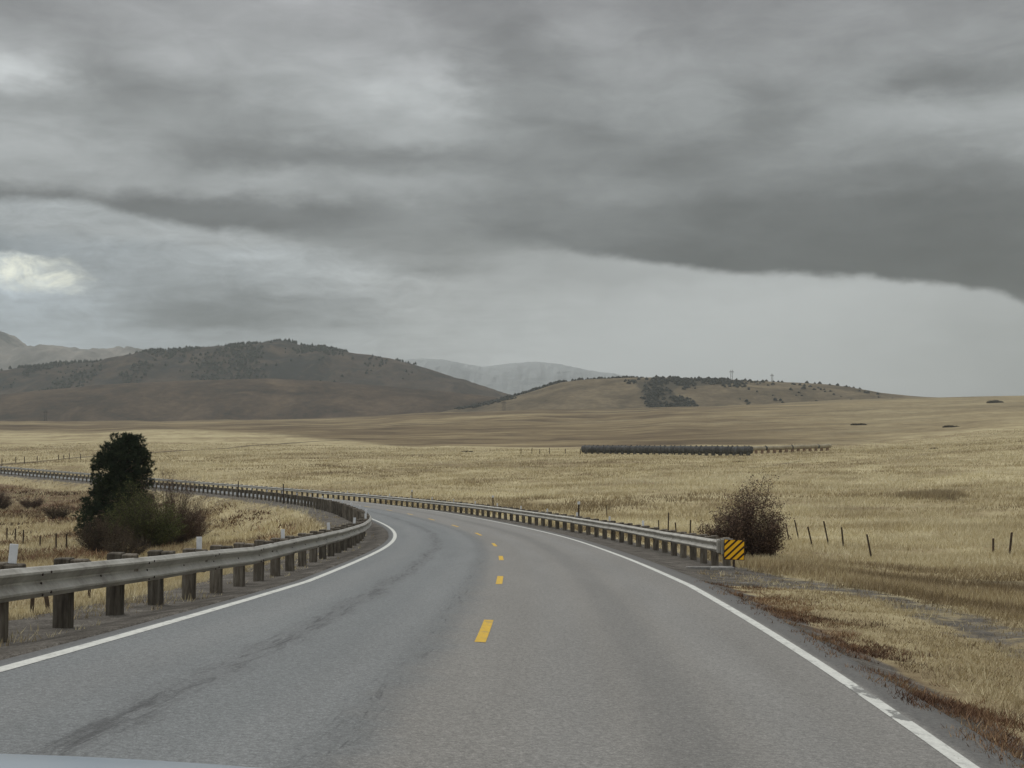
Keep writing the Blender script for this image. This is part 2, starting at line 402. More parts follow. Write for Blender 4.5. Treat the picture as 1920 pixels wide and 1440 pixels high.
M['oldpost'] = mat_noise('old_post_wood', [(.3, (.03, .022, .017)), (.7, (.10, .075, .055))], 8, .95, .1, (3, 3, .5), per_obj=.25)
M['steelpost'] = mat_noise('rusty_steel_post', [(.3, (.025, .022, .02)), (.7, (.075, .055, .045))], 12, .8, .2, per_obj=.2)
M['plate'] = mat_noise('white_reflector', [(.3, (.62, .64, .66)), (.7, (.82, .83, .84))], 9, .5, .4, per_obj=.06)
M['signyellow'] = mat_noise('yellow_sheeting', [(.3, (1.0, .50, .010)), (.7, (1.0, .57, .015))], 5, .45, .4)
M['signblack'] = mat_noise('black_sheeting', [(.3, (.03, .016, .012)), (.7, (.055, .028, .02))], 9, .5, .3)
M['concrete'] = mat_noise('concrete', [(.3, (.17, .16, .145)), (.7, (.36, .35, .32))], 8, .95, .1, bmp=.02)

# ------------------------------------------------------------------ road alignment
DS = .5
S = np.arange(-60, 345, DS)
ks = np.array([-10, 10, 25, 40, 55, 75, 100, 140, 200, 300.])
K = np.array([.8455, .4671, .0774, .2996, .7445, .1527, .4405, .3989, .1937, .0755]) * .01
G = np.array([-6.4468, -6.1671, -6.4872, -6.3127, -4.7679, -4.2318, -4.0413, -2.7443, -1.0949, .6794]) * .01
bk = np.array([-10, 25, 60, 140.]); B = np.array([-12.0, -1.124, -3.903, -5.1135]) * .01
_k = np.interp(S, ks, K); TH = np.cumsum(_k) * DS; TH += -.0986 - np.interp(0, S, TH)
PX = np.cumsum(-np.sin(TH)) * DS; PY = np.cumsum(np.cos(TH)) * DS; PZ = np.cumsum(np.interp(S, ks, G)) * DS
PX += -1.1965 - np.interp(0, S, PX); PY -= np.interp(0, S, PY); PZ += -1.649 - np.interp(0, S, PZ)
BK = np.interp(S, bk, B)
W = 3.80; NL = -(W + 1.082); NR = W + 2.327; RAIL_DROP = -.07
def road_pt(s, n, dz=0.):
    x, y, z, th, b = (np.interp(s, S, a) for a in (PX, PY, PZ, TH, BK))
    n = np.asarray(n, float); crown = b * n
    return np.stack([x + n*np.cos(th), y + n*np.sin(th), z + crown + dz + 0*n], -1)
def road_sn(x, y):
    """nearest station and offset for points (1-d arrays)"""
    s = np.zeros(len(x)); n = np.zeros(len(x)); sub = slice(None, None, 4); ax, ay = PX[sub], PY[sub]
    for i in range(0, len(x), 20000):
        q = slice(i, i + 20000); d = (x[q, None]-ax)**2 + (y[q, None]-ay)**2; j = d.argmin(1)
        s0 = S[sub][j]
        for _ in range(3):
            px = np.interp(s0, S, PX); py = np.interp(s0, S, PY); th = np.interp(s0, S, TH)
            tx, ty = -np.sin(th), np.cos(th); s0 = np.clip(s0 + (x[q]-px)*tx + (y[q]-py)*ty, S[0], S[-1])
        px = np.interp(s0, S, PX); py = np.interp(s0, S, PY); th = np.interp(s0, S, TH)
        s[q] = s0; n[q] = (x[q]-px)*np.cos(th) + (y[q]-py)*np.sin(th)
        far = np.hypot(x[q]-px, y[q]-py); n[q] = np.where(far > np.abs(n[q]) + .5, np.sign(n[q]+1e-9)*far, n[q])
    return s, n

# ------------------------------------------------------------------ the lie of the land
TU = [-900, -300, 0, 300, 600, 960, 1300, 1600, 1920, 2400, 3000]
TR = [10, 20, 40, 70, 100, 140, 200, 300, 420, 600, 900, 1300, 1800, 2600, 6900]
TZ = np.array([
 [-3.0,-3.0,-3.0,-2.8,-2.2,-2.0,-2.0,-2.3,-2.4,-2.4,-2.2],   # 10
 [-4.2,-4.2,-4.0,-3.8,-3.4,-3.0,-3.1,-3.2,-3.1,-2.6,-2.4],   # 20
 [-5.6,-5.4,-5.2,-5.2,-5.0,-4.5,-4.5,-4.9,-5.1,-4.6,-4.4],   # 40
 [-7.6,-7.4,-7.3,-7.4,-6.6,-6.3,-6.6,-6.9,-6.7,-6.0,-5.5],   # 70
 [-9.4,-9.3,-9.2,-9.2,-8.2,-7.8,-7.8,-7.4,-6.9,-6.0,-5.2],   # 100
 [-10.6,-10.6,-10.5,-9.8,-8.9,-8.3,-8.1,-7.8,-6.9,-5.5,-4.5],# 140
 [-11.2,-11.2,-11.0,-9.6,-8.9,-8.6,-8.2,-7.9,-6.1,-4.0,-3.0],# 200
 [-10.2,-10.2,-10.0,-8.9,-8.7,-8.6,-8.2,-7.4,-4.3,-2.0,-1.0],# 300
 [-9.8,-9.8,-9.6,-9.2,-8.9,-8.7,-8.9,-9.2,-5.0,-1.0,0],      # 420
 [-8.8,-8.8,-8.6,-8.4,-9.2,-8.8,-6.8,-4.8,-.5,2,3],          # 600
 [-5.7,-5.7,-5.7,-4.6,-2.4,1.4,4.0,5.4,9.2,11,12],           # 900
 [2.4,2.4,2.6,1.2,3.6,13.6,15.0,20.8,24.5,27,28],            # 1300
 [-6,-6,-6,-6,-4,0,12,30,35,38,38],                          # 1800
 [-10,-10,-10,-10,-10,-10,0,30,42,45,45],                    # 2600
 [-20,-20,-20,-20,-20,-20,-20,-10,0,0,0]], float)            # 6900
_ta = np.array([math.atan((u-960)/F) for u in TU]); _tr = np.log(np.array(TR, float))
GA = np.linspace(_ta[0], _ta[-1], 220); GR = np.linspace(_tr[0], _tr[-1], 320)
_tmp = np.array([np.interp(GA, _ta, r) for r in TZ]); GZ = np.array([np.interp(GR, _tr, _tmp[:, j]) for j in range(len(GA))]).T
def _blur(a, ax, k):
    w = np.exp(-.5*(np.arange(-3*k, 3*k+1)/k)**2); w /= w.sum(); pad = [(0, 0), (0, 0)]; pad[ax] = (3*k, 3*k)
    return np.apply_along_axis(lambda v: np.convolve(v, w, 'valid'), ax, np.pad(a, pad, 'edge'))
GZ = _blur(_blur(GZ, 0, 4), 1, 6)
def base_z(x, y):
    az = np.clip(np.arctan2(x, y), GA[0], GA[-1]); lr = np.clip(np.log(np.hypot(x, y)+1e-6), GR[0], GR[-1]-1e-6)
    i = (az-GA[0])/(GA[1]-GA[0]); j = (lr-GR[0])/(GR[1]-GR[0]); i0 = np.clip(i.astype(int), 0, len(GA)-2); j0 = np.clip(j.astype(int), 0, len(GR)-2)
    fi = i-i0; fj = j-j0
    return (GZ[j0, i0]*(1-fi)+GZ[j0, i0+1]*fi)*(1-fj) + (GZ[j0+1, i0]*(1-fi)+GZ[j0+1, i0+1]*fi)*fj
def shoulder(s, n):
    """height of the graded verge at station s, offset n"""
    b = np.interp(s, S, BK); z = np.interp(s, S, PZ); a = np.abs(n)
    nn = np.clip(n, -6.2, 7.4)
    return z + b*nn - .10*sst(a, W+.25, W+1.2) - .03*np.clip(a-W-.5, 0, 3)
def ground_z(x, y, full=False):
    x = np.atleast_1d(np.asarray(x, float)); y = np.atleast_1d(np.asarray(y, float)); r = np.hypot(x, y)
    z = base_z(x, y)
    amp = np.clip(r*.0022, .03, 2.2)
    z = z + amp*fbm(x/(6+r*.06), y/(6+r*.06), 3)*1.1 + .10*fbm(x/2.3, y/2.3, 3)*sst(r, 4, 12) + sst(r, 500, 900)*2.0*fbm(x/120, y/120, 4)
    s = np.full(len(x), 1e3); n = np.full(len(x), 1e3); near = r < 420
    if near.any():
        ss, nn = road_sn(x[near], y[near]); s[near] = ss; n[near] = nn
        a = np.abs(nn); zs = shoulder(ss, nn)
        inner = np.where(nn < 0, 6.0, 7.2); outer = np.where(nn < 0, inner + 2.2*np.abs(zs-z[near]) + 2.0, inner + 2.2*np.abs(zs-z[near]) + 4.0)
        w = 1 - sst(a, inner, outer)
        rough = .05*fbm(x[near]*1.3, y[near]*1.3, 3)*sst(a, W+.5, W+1.6)
        zz = z[near]*(1-w) + (zs+rough)*w
        zz = zz - np.where(a < W+.30, .06 + np.clip(r[near]-60, 0, 200)*.0008, 0)
        z[near] = zz
    return (z, s, n) if full else z
def gz(x, y): return float(ground_z([x], [y])[0])
def at(u, Y): return (u-960)/F*Y, Y                 # where the bearing through picture column u meets depth Y

def seg_dist(x, y, pts):
    d = np.full(len(x), 1e9)
    for (x0, y0), (x1, y1) in zip(pts[:-1], pts[1:]):
        dx, dy = x1-x0, y1-y0; t = np.clip(((x-x0)*dx+(y-y0)*dy)/(dx*dx+dy*dy), 0, 1)
        d = np.minimum(d, np.hypot(x-x0-t*dx, y-y0-t*dy))
    return d
TRACK = [(4.6, 40), (6.3, 33.5), (7.3, 28), (7.6, 23), (7.4, 19), (7.2, 15.5), (6.9, 11.5), (6.6, 6), (6.6, -20)]

DITCH = [at(-100, 262), at(20, 285), at(90, 300), at(180, 325), at(340, 385), at(460, 450), at(560, 520), at(640, 560)]
def build_ground():
    ratio = 1.0115; rr = [1.6]
    while rr[-1] < 5200: rr.append(rr[-1]*ratio)
    rr = np.array(rr)
    fine = np.linspace(R(-27), R(27), 620); coarse = np.linspace(R(27), R(333), 160)[1:-1]
    aa = np.concatenate([fine, coarse]); A, RR = np.meshgrid(aa, rr); x = (RR*np.sin(A)).ravel(); y = (RR*np.cos(A)).ravel()
    z, s, n = ground_z(x, y, True)
    na, nr = len(aa), len(rr)
    i = np.arange(nr-1)[:, None]*na; j = np.arange(na)[None]; j2 = (j+1) % na
    f = np.stack([(i+j), (i+j2), (i+na+j2), (i+na+j)], -1).reshape(-1, 4)[:, ::-1]
    v = np.stack([x, y, z], -1); c = len(v); v = np.vstack([v, [[0, 0, z[:na].mean()]]])
    me = np_mesh('ground', v, f, M['ground'], True)
    r = np.hypot(x, y); az = np.arctan2(x, y); u = 960+F*np.tan(np.clip(az, -1.2, 1.2))
    nz = fbm(x/60, y/60, 4)
    start = np.interp(u, [0, 400, 750, 1100, 1600, 1920], [840, 760, 470, 400, 460, 620])
    brown = sst(r*(1+.12*nz), start*.93, start*1.08)*(1-.45*sst(u, 1200, 1750)*(1-.3*sst(r, 1200, 1300)))
    brown *= (1-.35*sst(fbm(x/90+9, y/30, 4), .05, .4)*sst(r, 500, 700))
    a = np.abs(n)
    gravel = np.where(n < 0, 1-sst(a, 6.0, 7.9), np.where(s > 27, 1-sst(a, 6.6, 7.8), 1-sst(a, W+.75, W+1.35)))
    gravel = np.where(r < 420, gravel, 0)
    # bank below the far bend is part gravel
    gravel = np.maximum(gravel, np.where((n < 0) & (s > 110) & (r < 420), .50*(1-sst(a, 7, 12)), 0))
    gravel = np.maximum(gravel, .64*(1-sst(seg_dist(x, y, TRACK), .25, 1.4)))
    weed = np.where((n > W+.4) & (s < 29) & (s > -30), sst(a, W+.45, W+.9)*(1-sst(a, W+1.3, W+2.1))*.50, 0)*sst(-s, -30, -24)
    # brushy foot of the embankment on the left
    weed = np.maximum(weed, np.where((n < 0) & (s > 150) & (r < 420), .75*sst(a, 8, 12)*(1-sst(a, 24, 32)), 0))
    weed = np.maximum(weed, np.where((n < 0) & (s > 60) & (s < 120), .5*sst(a, 16, 20)*(1-sst(a, 24, 30)), 0))
    dark = np.zeros(len(x))
    D1 = DITCH; _ = [at(-100, 262), at(20, 285), at(90, 300), at(180, 325), at(340, 385), at(460, 450), at(560, 520), at(640, 560)]
    dark = np.maximum(dark, .95*(1-sst(seg_dist(x, y, D1), 1.6, 4.2)))
    D2 = [at(1290, 205), at(1400, 212), at(1450, 222), at(1500, 245)]
    dark = np.maximum(dark, .7*(1-sst(seg_dist(x, y, D2), .5, 1.6)))
    for (uu, Y, ru, ry, k) in [(1745, 118, 42, 9, .75), (1900, 42, 90, 3.6, .8), (1750, 40, 60, 2.0, .55), (1640, 130, 80, 14, .4), (1250, 140, 60, 12, .35), (740, 150, 20, 6, .5), (860, 260, 40, 12, .4), (1190, 170, 40, 8, .4), (820, 360, 60, 16, .4)]:
        cx, cy = at(uu, Y); dd = np.hypot((x-cx)/(ru/F*Y), (y-cy)/ry); dark = np.maximum(dark, k*(1-sst(dd, .4, 1.2)))
    z4 = np.stack([brown, gravel, dark, weed], -1); z4 = np.vstack([z4, z4[:1]])
    set_attr(me, 'zone', z4)
    o = meshobj('ground', me); tag(o, kind='structure'); o['label'] = 'golden dry grassland rolling away on both sides of the road'
    return o
GROUND = build_ground()

# ------------------------------------------------------------------ road and its paint
def strip(name, s, n0, n1, dz, mat, cross=(0., 1.), gap=None, skirt=False):
    s = np.asarray(s, float); cr = np.asarray(cross)
    P = []; UV = []
    for c in cr:
        n = n0 + (n1-n0)*c + 0*s; P.append(road_pt(s, n, dz)); UV.append(np.stack([n, s], -1))
    P = np.stack(P, 1); UV = np.stack(UV, 1); m, k = P.shape[:2]
    if skirt:
        P[:, 0, 2] -= .12; P[:, -1, 2] -= .12
    i = np.arange(m-1)[:, None]*k; j = np.arange(k-1)[None]
    f = np.stack([i+j, i+j+1, i+k+j+1, i+k+j], -1).reshape(-1, 4)
    me = np_mesh(name, P.reshape(-1, 3), f, mat, True)
    uvl = me.uv_layers.new(name='UVMap'); uvl.data.foreach_set('uv', UV.reshape(-1, 2)[f.ravel()].astype(np.float32).ravel())
    g = np.zeros(m*k) if gap is None else np.repeat(gap(s), k)
    a = me.attributes.new('gap', 'FLOAT', 'POINT'); a.data.foreach_set('value', g.astype(np.float32))
    return me
sroad = np.concatenate([np.arange(-58, 343, .5)])
cr = np.concatenate([[0, .006], np.linspace(.02, .98, 17), [.994, 1]])
road = meshobj('road', strip('road', sroad, -(W+.30), W+.55, 0, M['asphalt'], cr, skirt=True)); tag(road, kind='structure')
road['label'] = 'grey two-lane asphalt road bending left between guardrails'
DZ = .004
def gapR(s):
    g = np.zeros_like(s)
    for c, w in ((12.35, .48), (11.15, .30)): g = np.maximum(g, np.exp(-((s-c)/w)**4))
    return g
sl = np.concatenate([np.arange(-58, 4, .5), np.arange(4, 30, .08), np.arange(30, 342, .5)])
meshobj('edge_line', strip('edge_line', sl, -W-.07, -W+.07, DZ, M['white']), road)
meshobj('edge_line', strip('edge_line', sl, W-.072, W+.072, DZ, M['white'], gap=gapR), road)
DC = 10.203
for i in range(-3, 27):
    c = 15.97 + DC*i
    meshobj('centre_line_dash', strip('centre_line_dash', np.linspace(c-1.35, c+1.35, 9), -.065, .065, DZ, M['yellow']), road)

# ------------------------------------------------------------------ guardrails
RAIL_TOP = .745; RB = RAIL_TOP - .345
PROF = [(.000,.312),(.020,.306),(.052,.280),(.080,.262),(.083,.240),(.060,.222),(.020,.180),(.004,.166),(.004,.146),(.020,.132),(.060,.090),(.083,.072),(.080,.050),(.052,.032),(.020,.006),(.000,.000)]
def arc(n, s0=-58, s1=342, drop=RAIL_DROP):
    s = np.arange(s0, s1, .25); P = road_pt(s, n, drop); L = np.concatenate([[0], np.cumsum(np.hypot(*np.diff(P[:, :2], axis=0).T))])
    L -= np.interp(0, s, L); return s, P, L
def build_rail(side, n, l0, l1, post0, plates, label, nfull, end_at_start):
    """side +1: traffic face looks to -n (right rail); -1: left rail.  l = metres along the rail"""
    root = empty('guardrail'); tag(root, label, 'guardrail', 'steel guardrails along the road')
    s, P, L = arc(n)
    l = np.arange(l0, l1, .48); ss = np.interp(l, L, s)
    base = road_pt(ss, n, RAIL_DROP); th = np.interp(ss, S, TH)
    nx, ny = np.cos(th), np.sin(th)                 # towards +n
    sway = .012*fbm(l/2.2, l*0+3, 3) + .010*fbm(l/9, l*0+8, 2)
    V = []
    for d, z in PROF:
        off = -side*(d); V.append(np.stack([base[:, 0]+nx*off, base[:, 1]+ny*off, base[:, 2]+RB+z*1.106+sway], -1))
    for d, z in PROF[::-1]:
        off = -side*(d-.006); V.append(np.stack([base[:, 0]+nx*off, base[:, 1]+ny*off, base[:, 2]+RB+z*1.106+sway], -1))
    V = np.stack(V, 1); m, k = V.shape[:2]
    i = np.arange(m-1)[:, None]*k; j = np.arange(k)[None]; j2 = (j+1) % k
    f = np.stack([i+j, i+j2, i+k+j2, i+k+j], -1).reshape(-1, 4)
    if side < 0: f = f[:, ::-1]
    # the beam and the bolts through it
    mb = MB(); mb.poly(V.reshape(-1, 3).tolist(), f.tolist())
    for q in range(int((min(l1, 60)-l0)/1.905)):
        ll = l0+.9+q*1.905; a = float(np.interp(ll, L, s)); b = road_pt(a, n, RAIL_DROP); t = float(np.interp(a, S, TH))
        for (dl, zz) in ([(0, .156)] if q % 2 else [(0, .156), (-.12, .27), (.12, .27), (-.12, .045), (.12, .045)]):
            d = .012 if abs(zz-.156) < .01 else .078
            c = Vector((b[0]-math.sin(t)*dl-side*math.cos(t)*d, b[1]+math.cos(t)*dl-side*math.sin(t)*d, b[2]+RB+zz))
            e = c + Vector((-side*math.cos(t), -side*math.sin(t), 0))*.012
            mb.tube([c, e], .016, 6, 1)
    meshobj('rail', mb.mesh('rail', [M['zinc'], M['steelpost']]), root)
    # posts: 0.2 m timber with an offset block between post and rail
    pm = MB(); pm.box((-.095, -.1, -.9), (.095, .1, RAIL_TOP+.06), bev=.012); post_me = pm.mesh('post', M['timber'])
    bm_ = MB(); bm_.box((-.09, -.185, RB+.02), (.09, 0, RAIL_TOP+.045), bev=.012); block_me = bm_.mesh('offset_block', M['timber'])
    pl = MB(); pl.box((-.045, -.006, 0), (.045, .006, .21), bev=.003); plate_me = pl.mesh('delineator', M['plate'])
    if plates[0] > 100:          # first plate stands where the bearing through that picture column meets the rail
        pu = [(abs(960+F*float(pp[0])/float(pp[1])-plates[0]), q) for q in range(0, 40) for pp in [road_pt(float(np.interp(post0+1.905*q, L, s)), n)]]
        plates = (min(pu)[1],)+tuple(plates[1:])
    first_plate = plates[0] if side > 0 else -99
    count = int((l1-post0)/1.905); rest = MB(); k0 = 0
    lst = []
    for q in range(-12, count+1):
        ll = post0+1.905*q
        if ll < l0+.1 or ll > l1-.1: continue
        lst.append((q, ll))
    vis = [x for x in lst if x[1] > (8 if side < 0 else l0)]
    full = set(x[0] for x in vis[:nfull])
    for q, ll in lst:
        a = float(np.interp(ll, L, s)); t = float(np.interp(a, S, TH))
        outward = Vector((side*math.cos(t), side*math.sin(t), 0))
        b = Vector(road_pt(a, n, RAIL_DROP)); jig = random.uniform(-.02, .02)
        rot = t if side > 0 else t+math.pi
        # local x along +n for side>0 ; we want local +y = outward
        rz = math.atan2(outward.y, outward.x) - math.pi/2 + random.uniform(-.04, .04)
        loc = b + outward*(.185+.1+.004) + Vector((0, 0, jig))
        if q in full:
            po = meshobj('post', post_me, root); po.location = loc; po.rotation_euler = (random.uniform(-.02, .02), random.uniform(-.02, .02), rz)
            bo = meshobj('offset_block', block_me, po); bo.location = (0, -.1-.003, 0)
        else:
            from mathutils import Matrix
            Mx = Matrix.Translation(loc) @ Matrix.Rotation(rz, 4, 'Z')
            rest.box((-.095, -.1, -.9), (.095, .1, RAIL_TOP+.06), M=Mx); rest.box((-.09, -.288, RB+.02), (.09, -.103, RAIL_TOP+.045), M=Mx)
        if (q - plates[0]) % plates[1] == 0 and ll < plates[2] and q >= first_plate:
            d = meshobj('delineator', plate_me, root)
            d.location = loc + outward*(-.19) + Vector((0, 0, RAIL_TOP+.03)) if False else b + outward*.12 + Vector((0, 0, RAIL_TOP+.05+jig))
            d.rotation_euler = (random.uniform(-.08, .08), random.uniform(-.05, .12)*(1 if side < 0 else .3), random.uniform(-.15, .15)+.05)
    if rest.v:
        r_ = meshobj('far_posts', rest.mesh('far_posts', M['timber']), root); r_['kind'] = 'stuff'
    return root, s, P, L
railL = build_rail(-1, NL, -14, 325, 13.12, (0, 4, 150), 'long curved guardrail on the inside left of the bend with white reflector plates', 100, False)[0]
_s, _P, _L = arc(NR)
LR0 = float(np.interp(35.2, _s, _L))
railR, rs, rP, rL_ = build_rail(1, NR, LR0, 325, LR0+.5, (1200, 4, 150), 'guardrail along the outer right edge of the bend ending at the striped marker', 100, True)

# blunt end of the right rail: terminal plate, strut and anchor
def end_piece():
    b = Vector(road_pt(35.2, NR, RAIL_DROP)); t = float(np.interp(35.2, S, TH)); fwd = Vector((-math.sin(t), math.cos(t), 0)); out = Vector((math.cos(t), math.sin(t), 0))
    from mathutils import Matrix
    Mx = Matrix.Translation(b) @ Matrix.Rotation(t, 4, 'Z')          # x: outwards, y: along
    e = MB()
    e.box((-.09, -.16, RB-.01), (.0, .02, RAIL_TOP+.01), bev=.01, M=Mx)
    e.box((.0, -.25, RB-.04), (.34, -.20, RAIL_TOP+.045), bev=.01, M=Mx)
    meshobj('end_plate', e.mesh('end_plate', M['zinc']), railR)
    a = MB(); a.box((-.30, -.42, -.12), (.34, -.16, .03), bev=.02, M=Mx); a.box((-.95, -.10, -.10), (-.25, .02, .00), bev=.01, M=Mx)
    meshobj('anchor_foot', a.mesh('anchor_foot', M['concrete']), railR)
    # striped object marker
    root = empty('hazard_marker_sign', b + out*.33 + fwd*(-.34)); root.rotation_euler = (0, R(1.5), R(-9)); 
    tag(root, 'square yellow sign with black diagonal stripes at the end of the right guardrail', 'sign')
    H = .283; zc = .50; p = MB(); p.box((-H, -.004, zc-H), (H, .004, zc+H), bev=.003)
    meshobj('panel', p.mesh('panel', M['signblack']), root)
    # yellow bars rising from lower left to upper right, clipped to the face
    Y = MB(); h = H-.016
    def clip(poly, nx, nz, c):
        out_ = []
        for i in range(len(poly)):
            p0, p1 = poly[i], poly[(i+1) % len(poly)]; d0 = nx*p0[0]+nz*p0[1]-c; d1 = nx*p1[0]+nz*p1[1]-c
            if d0 <= 0: out_.append(p0)
            if d0*d1 < 0: k = d0/(d0-d1); out_.append((p0[0]+k*(p1[0]-p0[0]), p0[1]+k*(p1[1]-p0[1])))
        return out_
    per = .190; wd = .116
    for k in range(-5, 6):
        c0 = k*per+.050; c1 = c0+wd                     # band in w = z - 0.87 x
        poly = [(-h, -h), (h, -h), (h, h), (-h, h)]
        poly = clip(poly, -1, 1, c1); poly = clip(poly, 1, -1, -c0) if len(poly) > 2 else []
        if len(poly) > 2:
            n_ = len(poly); F0 = [(x, -.0075, z+zc) for x, z in poly]; B0 = [(x, -.0045, z+zc) for x, z in poly]
            Y.poly(F0+B0, [tuple(range(n_))] + [(i, i+n_, (i+1) % n_+n_, (i+1) % n_) for i in range(n_)])
    meshobj('yellow_stripes', Y.mesh('yellow_stripes', M['signyellow']), root)
    st = MB(); st.box((-.03, .006, -.6), (.03, .05, zc+H-.04), bev=.004); meshobj('post', st.mesh('sign_post', M['steelpost']), root)
end_piece()

# ------------------------------------------------------------------ fences and lone posts
def fence(posts, h, w, label, kind='oldpost', wires=2, group=None, top=0.):
    """posts: (u, Y, lean x, height factor)"""
    pts = [at(u, Y) for u, Y, *_ in posts]; root = empty('wire_fence', (pts[0][0], pts[0][1], gz(*pts[0])))
    tag(root, label, 'fence', group or 'old wire fences'); o0 = root.location; tops = []
    for (x, y), (u, Y, lean, hf) in zip(pts, posts):
        z = gz(x, y); hh = h*hf; mb = MB(); mb.box((-w/2, -w/2, -.3), (w/2, w/2, hh), bev=w*.18, skew=(lean, random.uniform(-.03, .03)))
        p = meshobj('post', mb.mesh('fence_post', M[kind]), root); p.location = Vector((x, y, z))-o0; p.rotation_euler.z = random.uniform(-.3, .3)
        tops.append((Vector((x, y, z))-o0, lean, hh))
    mb = MB()
    for k in range(wires):
        for (a, la, ha), (b, lb, hb) in zip(tops[:-1], tops[1:]):
            f = .45+.4*k
            mb.tube([a+Vector((la*ha*f, 0, ha*f)), b+Vector((lb*hb*f, 0, hb*f))], .0018, 3, cap=False)
    if wires: meshobj('wires', mb.mesh('wires', M['steelpost']), root)
    return root
fence([(1480, 72, -.17, .95), (1498, 74, -.2, 1.02), (1524, 66, -.25, .95), (1554, 68, -.2, 1.18), (1581, 64, -.10, 1.0), (1634, 58, -.20, 1.0)], 1.15, .072,
      'row of leaning dark posts in the grass right of the leafless shrub')
fence([(1859, 62, .02, .8), (1888, 60, .12, 1.15)], .95, .09, 'pair of thin grey posts standing near the right edge of the field')
fence([(1137, 100, .0, .9), (1235, 66, -.02, 1.0), (1251, 60, .02, 1.35), (1270, 56, -.08, .95), (1292, 54, .02, 1.1)], 1.1, .055,
      'broken fence of thin posts behind the right guardrail beside the shrub')
fence([(977, 338, 0, 1), (997, 336, .05, 1.1), (1012, 334, 0, .9), (1030, 332, 0, 1.1), (1060, 328, 0, 1), (1088, 322, 0, 1)], 1.5, .16,
      'short run of fence posts leading up to the left end of the dark pipe', wires=0)
fence([(-30, 30, 0, 1), (11, 29.5, 0, 1), (61, 29, .05, 1), (102, 30, -.16, 1.05), (136, 33, .05, 1), (171, 37, 0, 1.1)], 1.0, .085,
      'stubby dark fence posts in the golden grass just behind the near left guardrail')
fence([(16, 98, 0, 1), (31, 97, .03, 1), (46, 92, .05, 1.1), (78, 88, 0, .8), (108, 84, 0, 1.2), (128, 82, 0, 1.2)], .95, .09,
      'line of thin posts in the low field left of the pine tree')
fence([(5, 268, 0, 1.6), (31, 290, 0, 1), (47, 287, 0, 1.1), (71, 300, 0, .9), (111, 300, 0, .9), (121, 300, 0, .9), (131, 300, 0, 1.1), (152, 300, 0, 1)], 1.4, .15,
      'distant posts in the field beyond the far guardrail left of the pine', wires=0)
def marker(u, h, label):
    ss = np.arange(38, 220, .5); P = road_pt(ss, NR+1.1); uu = 960+F*P[:, 0]/P[:, 1]; x, y, _z = P[int(np.argmin(np.abs(uu-u)))]
    r = empty('marker_post', (x, y, _z-.12)); tag(r, label, 'marker post', 'thin marker posts beside the road')
    mb = MB(); mb.box((-.045, -.03, -.4), (.045, .03, h), bev=.01); meshobj('post', mb.mesh('marker_stem', M['steelpost']), r)
    mb = MB(); mb.box((-.075, -.045, h-.02), (.075, -.032, h+.14), bev=.004); meshobj('reflector', mb.mesh('reflector', M['plate']), r)
marker(1084.5, 1.45, 'dark post with pale cap behind the right guardrail nearest the shrub')
marker(923, 1.4, 'dark post with pale cap behind the guardrail above the yellow centre line')
marker(773, 1.4, 'farthest dark capped post behind the outer guardrail near the bend')
def marker_in(s, n, h, label):
    x, y, z = road_pt(s, n); r = empty('marker_post', (x, y, z-.1)); tag(r, label, 'marker post', 'thin marker posts beside the road')
    mb = MB(); mb.box((-.05, -.03, -.3), (.05, .03, h), bev=.01); meshobj('post', mb.mesh('marker_stem', M['steelpost']), r)
marker_in(118, -5.6, 1.75, 'thin dark post rising over the inner guardrail nearest the bend')
marker_in(141, -5.6, 1.7, 'farther thin dark post rising over the inner guardrail')

# ------------------------------------------------------------------ big pipe on the plain
def pipe(u0, Y0, u1, Y1, rad, lift, name, label, mat, rings, saddles, sadmat, sw):
    x0, y0 = at(u0, Y0); x1, y1 = at(u1, Y1)
    a = Vector((x0, y0, gz(x0, y0)+lift+rad)); b = Vector((x1, y1, gz(x1, y1)+lift+rad)); root = empty(name, (a+b)/2); tag(root, label, 'pipe')
    d = (b-a); L = d.length; d.normalize(); n = 160
    mb = MB(); mb.tube([a+d*(L*i/n)-root.location+Vector((0, 0, .05*math.sin(i*.21))) for i in range(n+1)], [rad*(1+random.uniform(-.03, .03)) for i in range(n+1)], 20)
    meshobj('pipe_shell', mb.mesh('pipe_shell', mat, True), root)
    for i in range(rings):
        c = a+d*(L*(i+.5)/rings)-root.location; rb = MB(); w = random.uniform(.12, .28); c = c+d*random.uniform(-.45, .45); rb.tube([c-d*w, c+d*w], rad*random.uniform(1.03, 1.10), 20); 
        rb.box((c.x-.12, c.y-.12, c.z+rad*1.02), (c.x+.12, c.y+.12, c.z+rad*1.22))
        meshobj('hoop', rb.mesh('hoop', M['hoop'] if random.random() > .15 else mat), root)
    for i in range(saddles):
        c = a+d*(L*(i+.5)/saddles)-root.location; sb = MB(); g = gz(*(root.location+c).xy)-root.location.z
        sb.box((c.x-sw, c.y-rad*1.05, g-.4), (c.x+sw, c.y+rad*1.05, c.z-rad*.55), bev=.04)
        meshobj('saddle', sb.mesh('saddle', sadmat), root)
    return root
M['pipedark'] = mat_noise('dark_pipe_steel', [(.32, (.022, .021, .020)), (.5, (.062, .060, .056)), (.68, (.14, .136, .126))], .9, .8, .2, (1, 1, 1), bmp=.05, scale2=4)
M['hoop'] = mat_noise('dark_hoops', [(.3, (.028, .03, .03)), (.7, (.10, .10, .098))], 2, .8, .2, per_obj=.4)
M['pipepale'] = mat_noise('pale_pipe', [(.3, (.26, .225, .155)), (.7, (.42, .37, .27))], .8, .9, .1)
M['rust'] = mat_noise('rusty_supports', [(.3, (.13, .085, .055)), (.7, (.30, .21, .14))], 2, .9, .1, per_obj=.3)
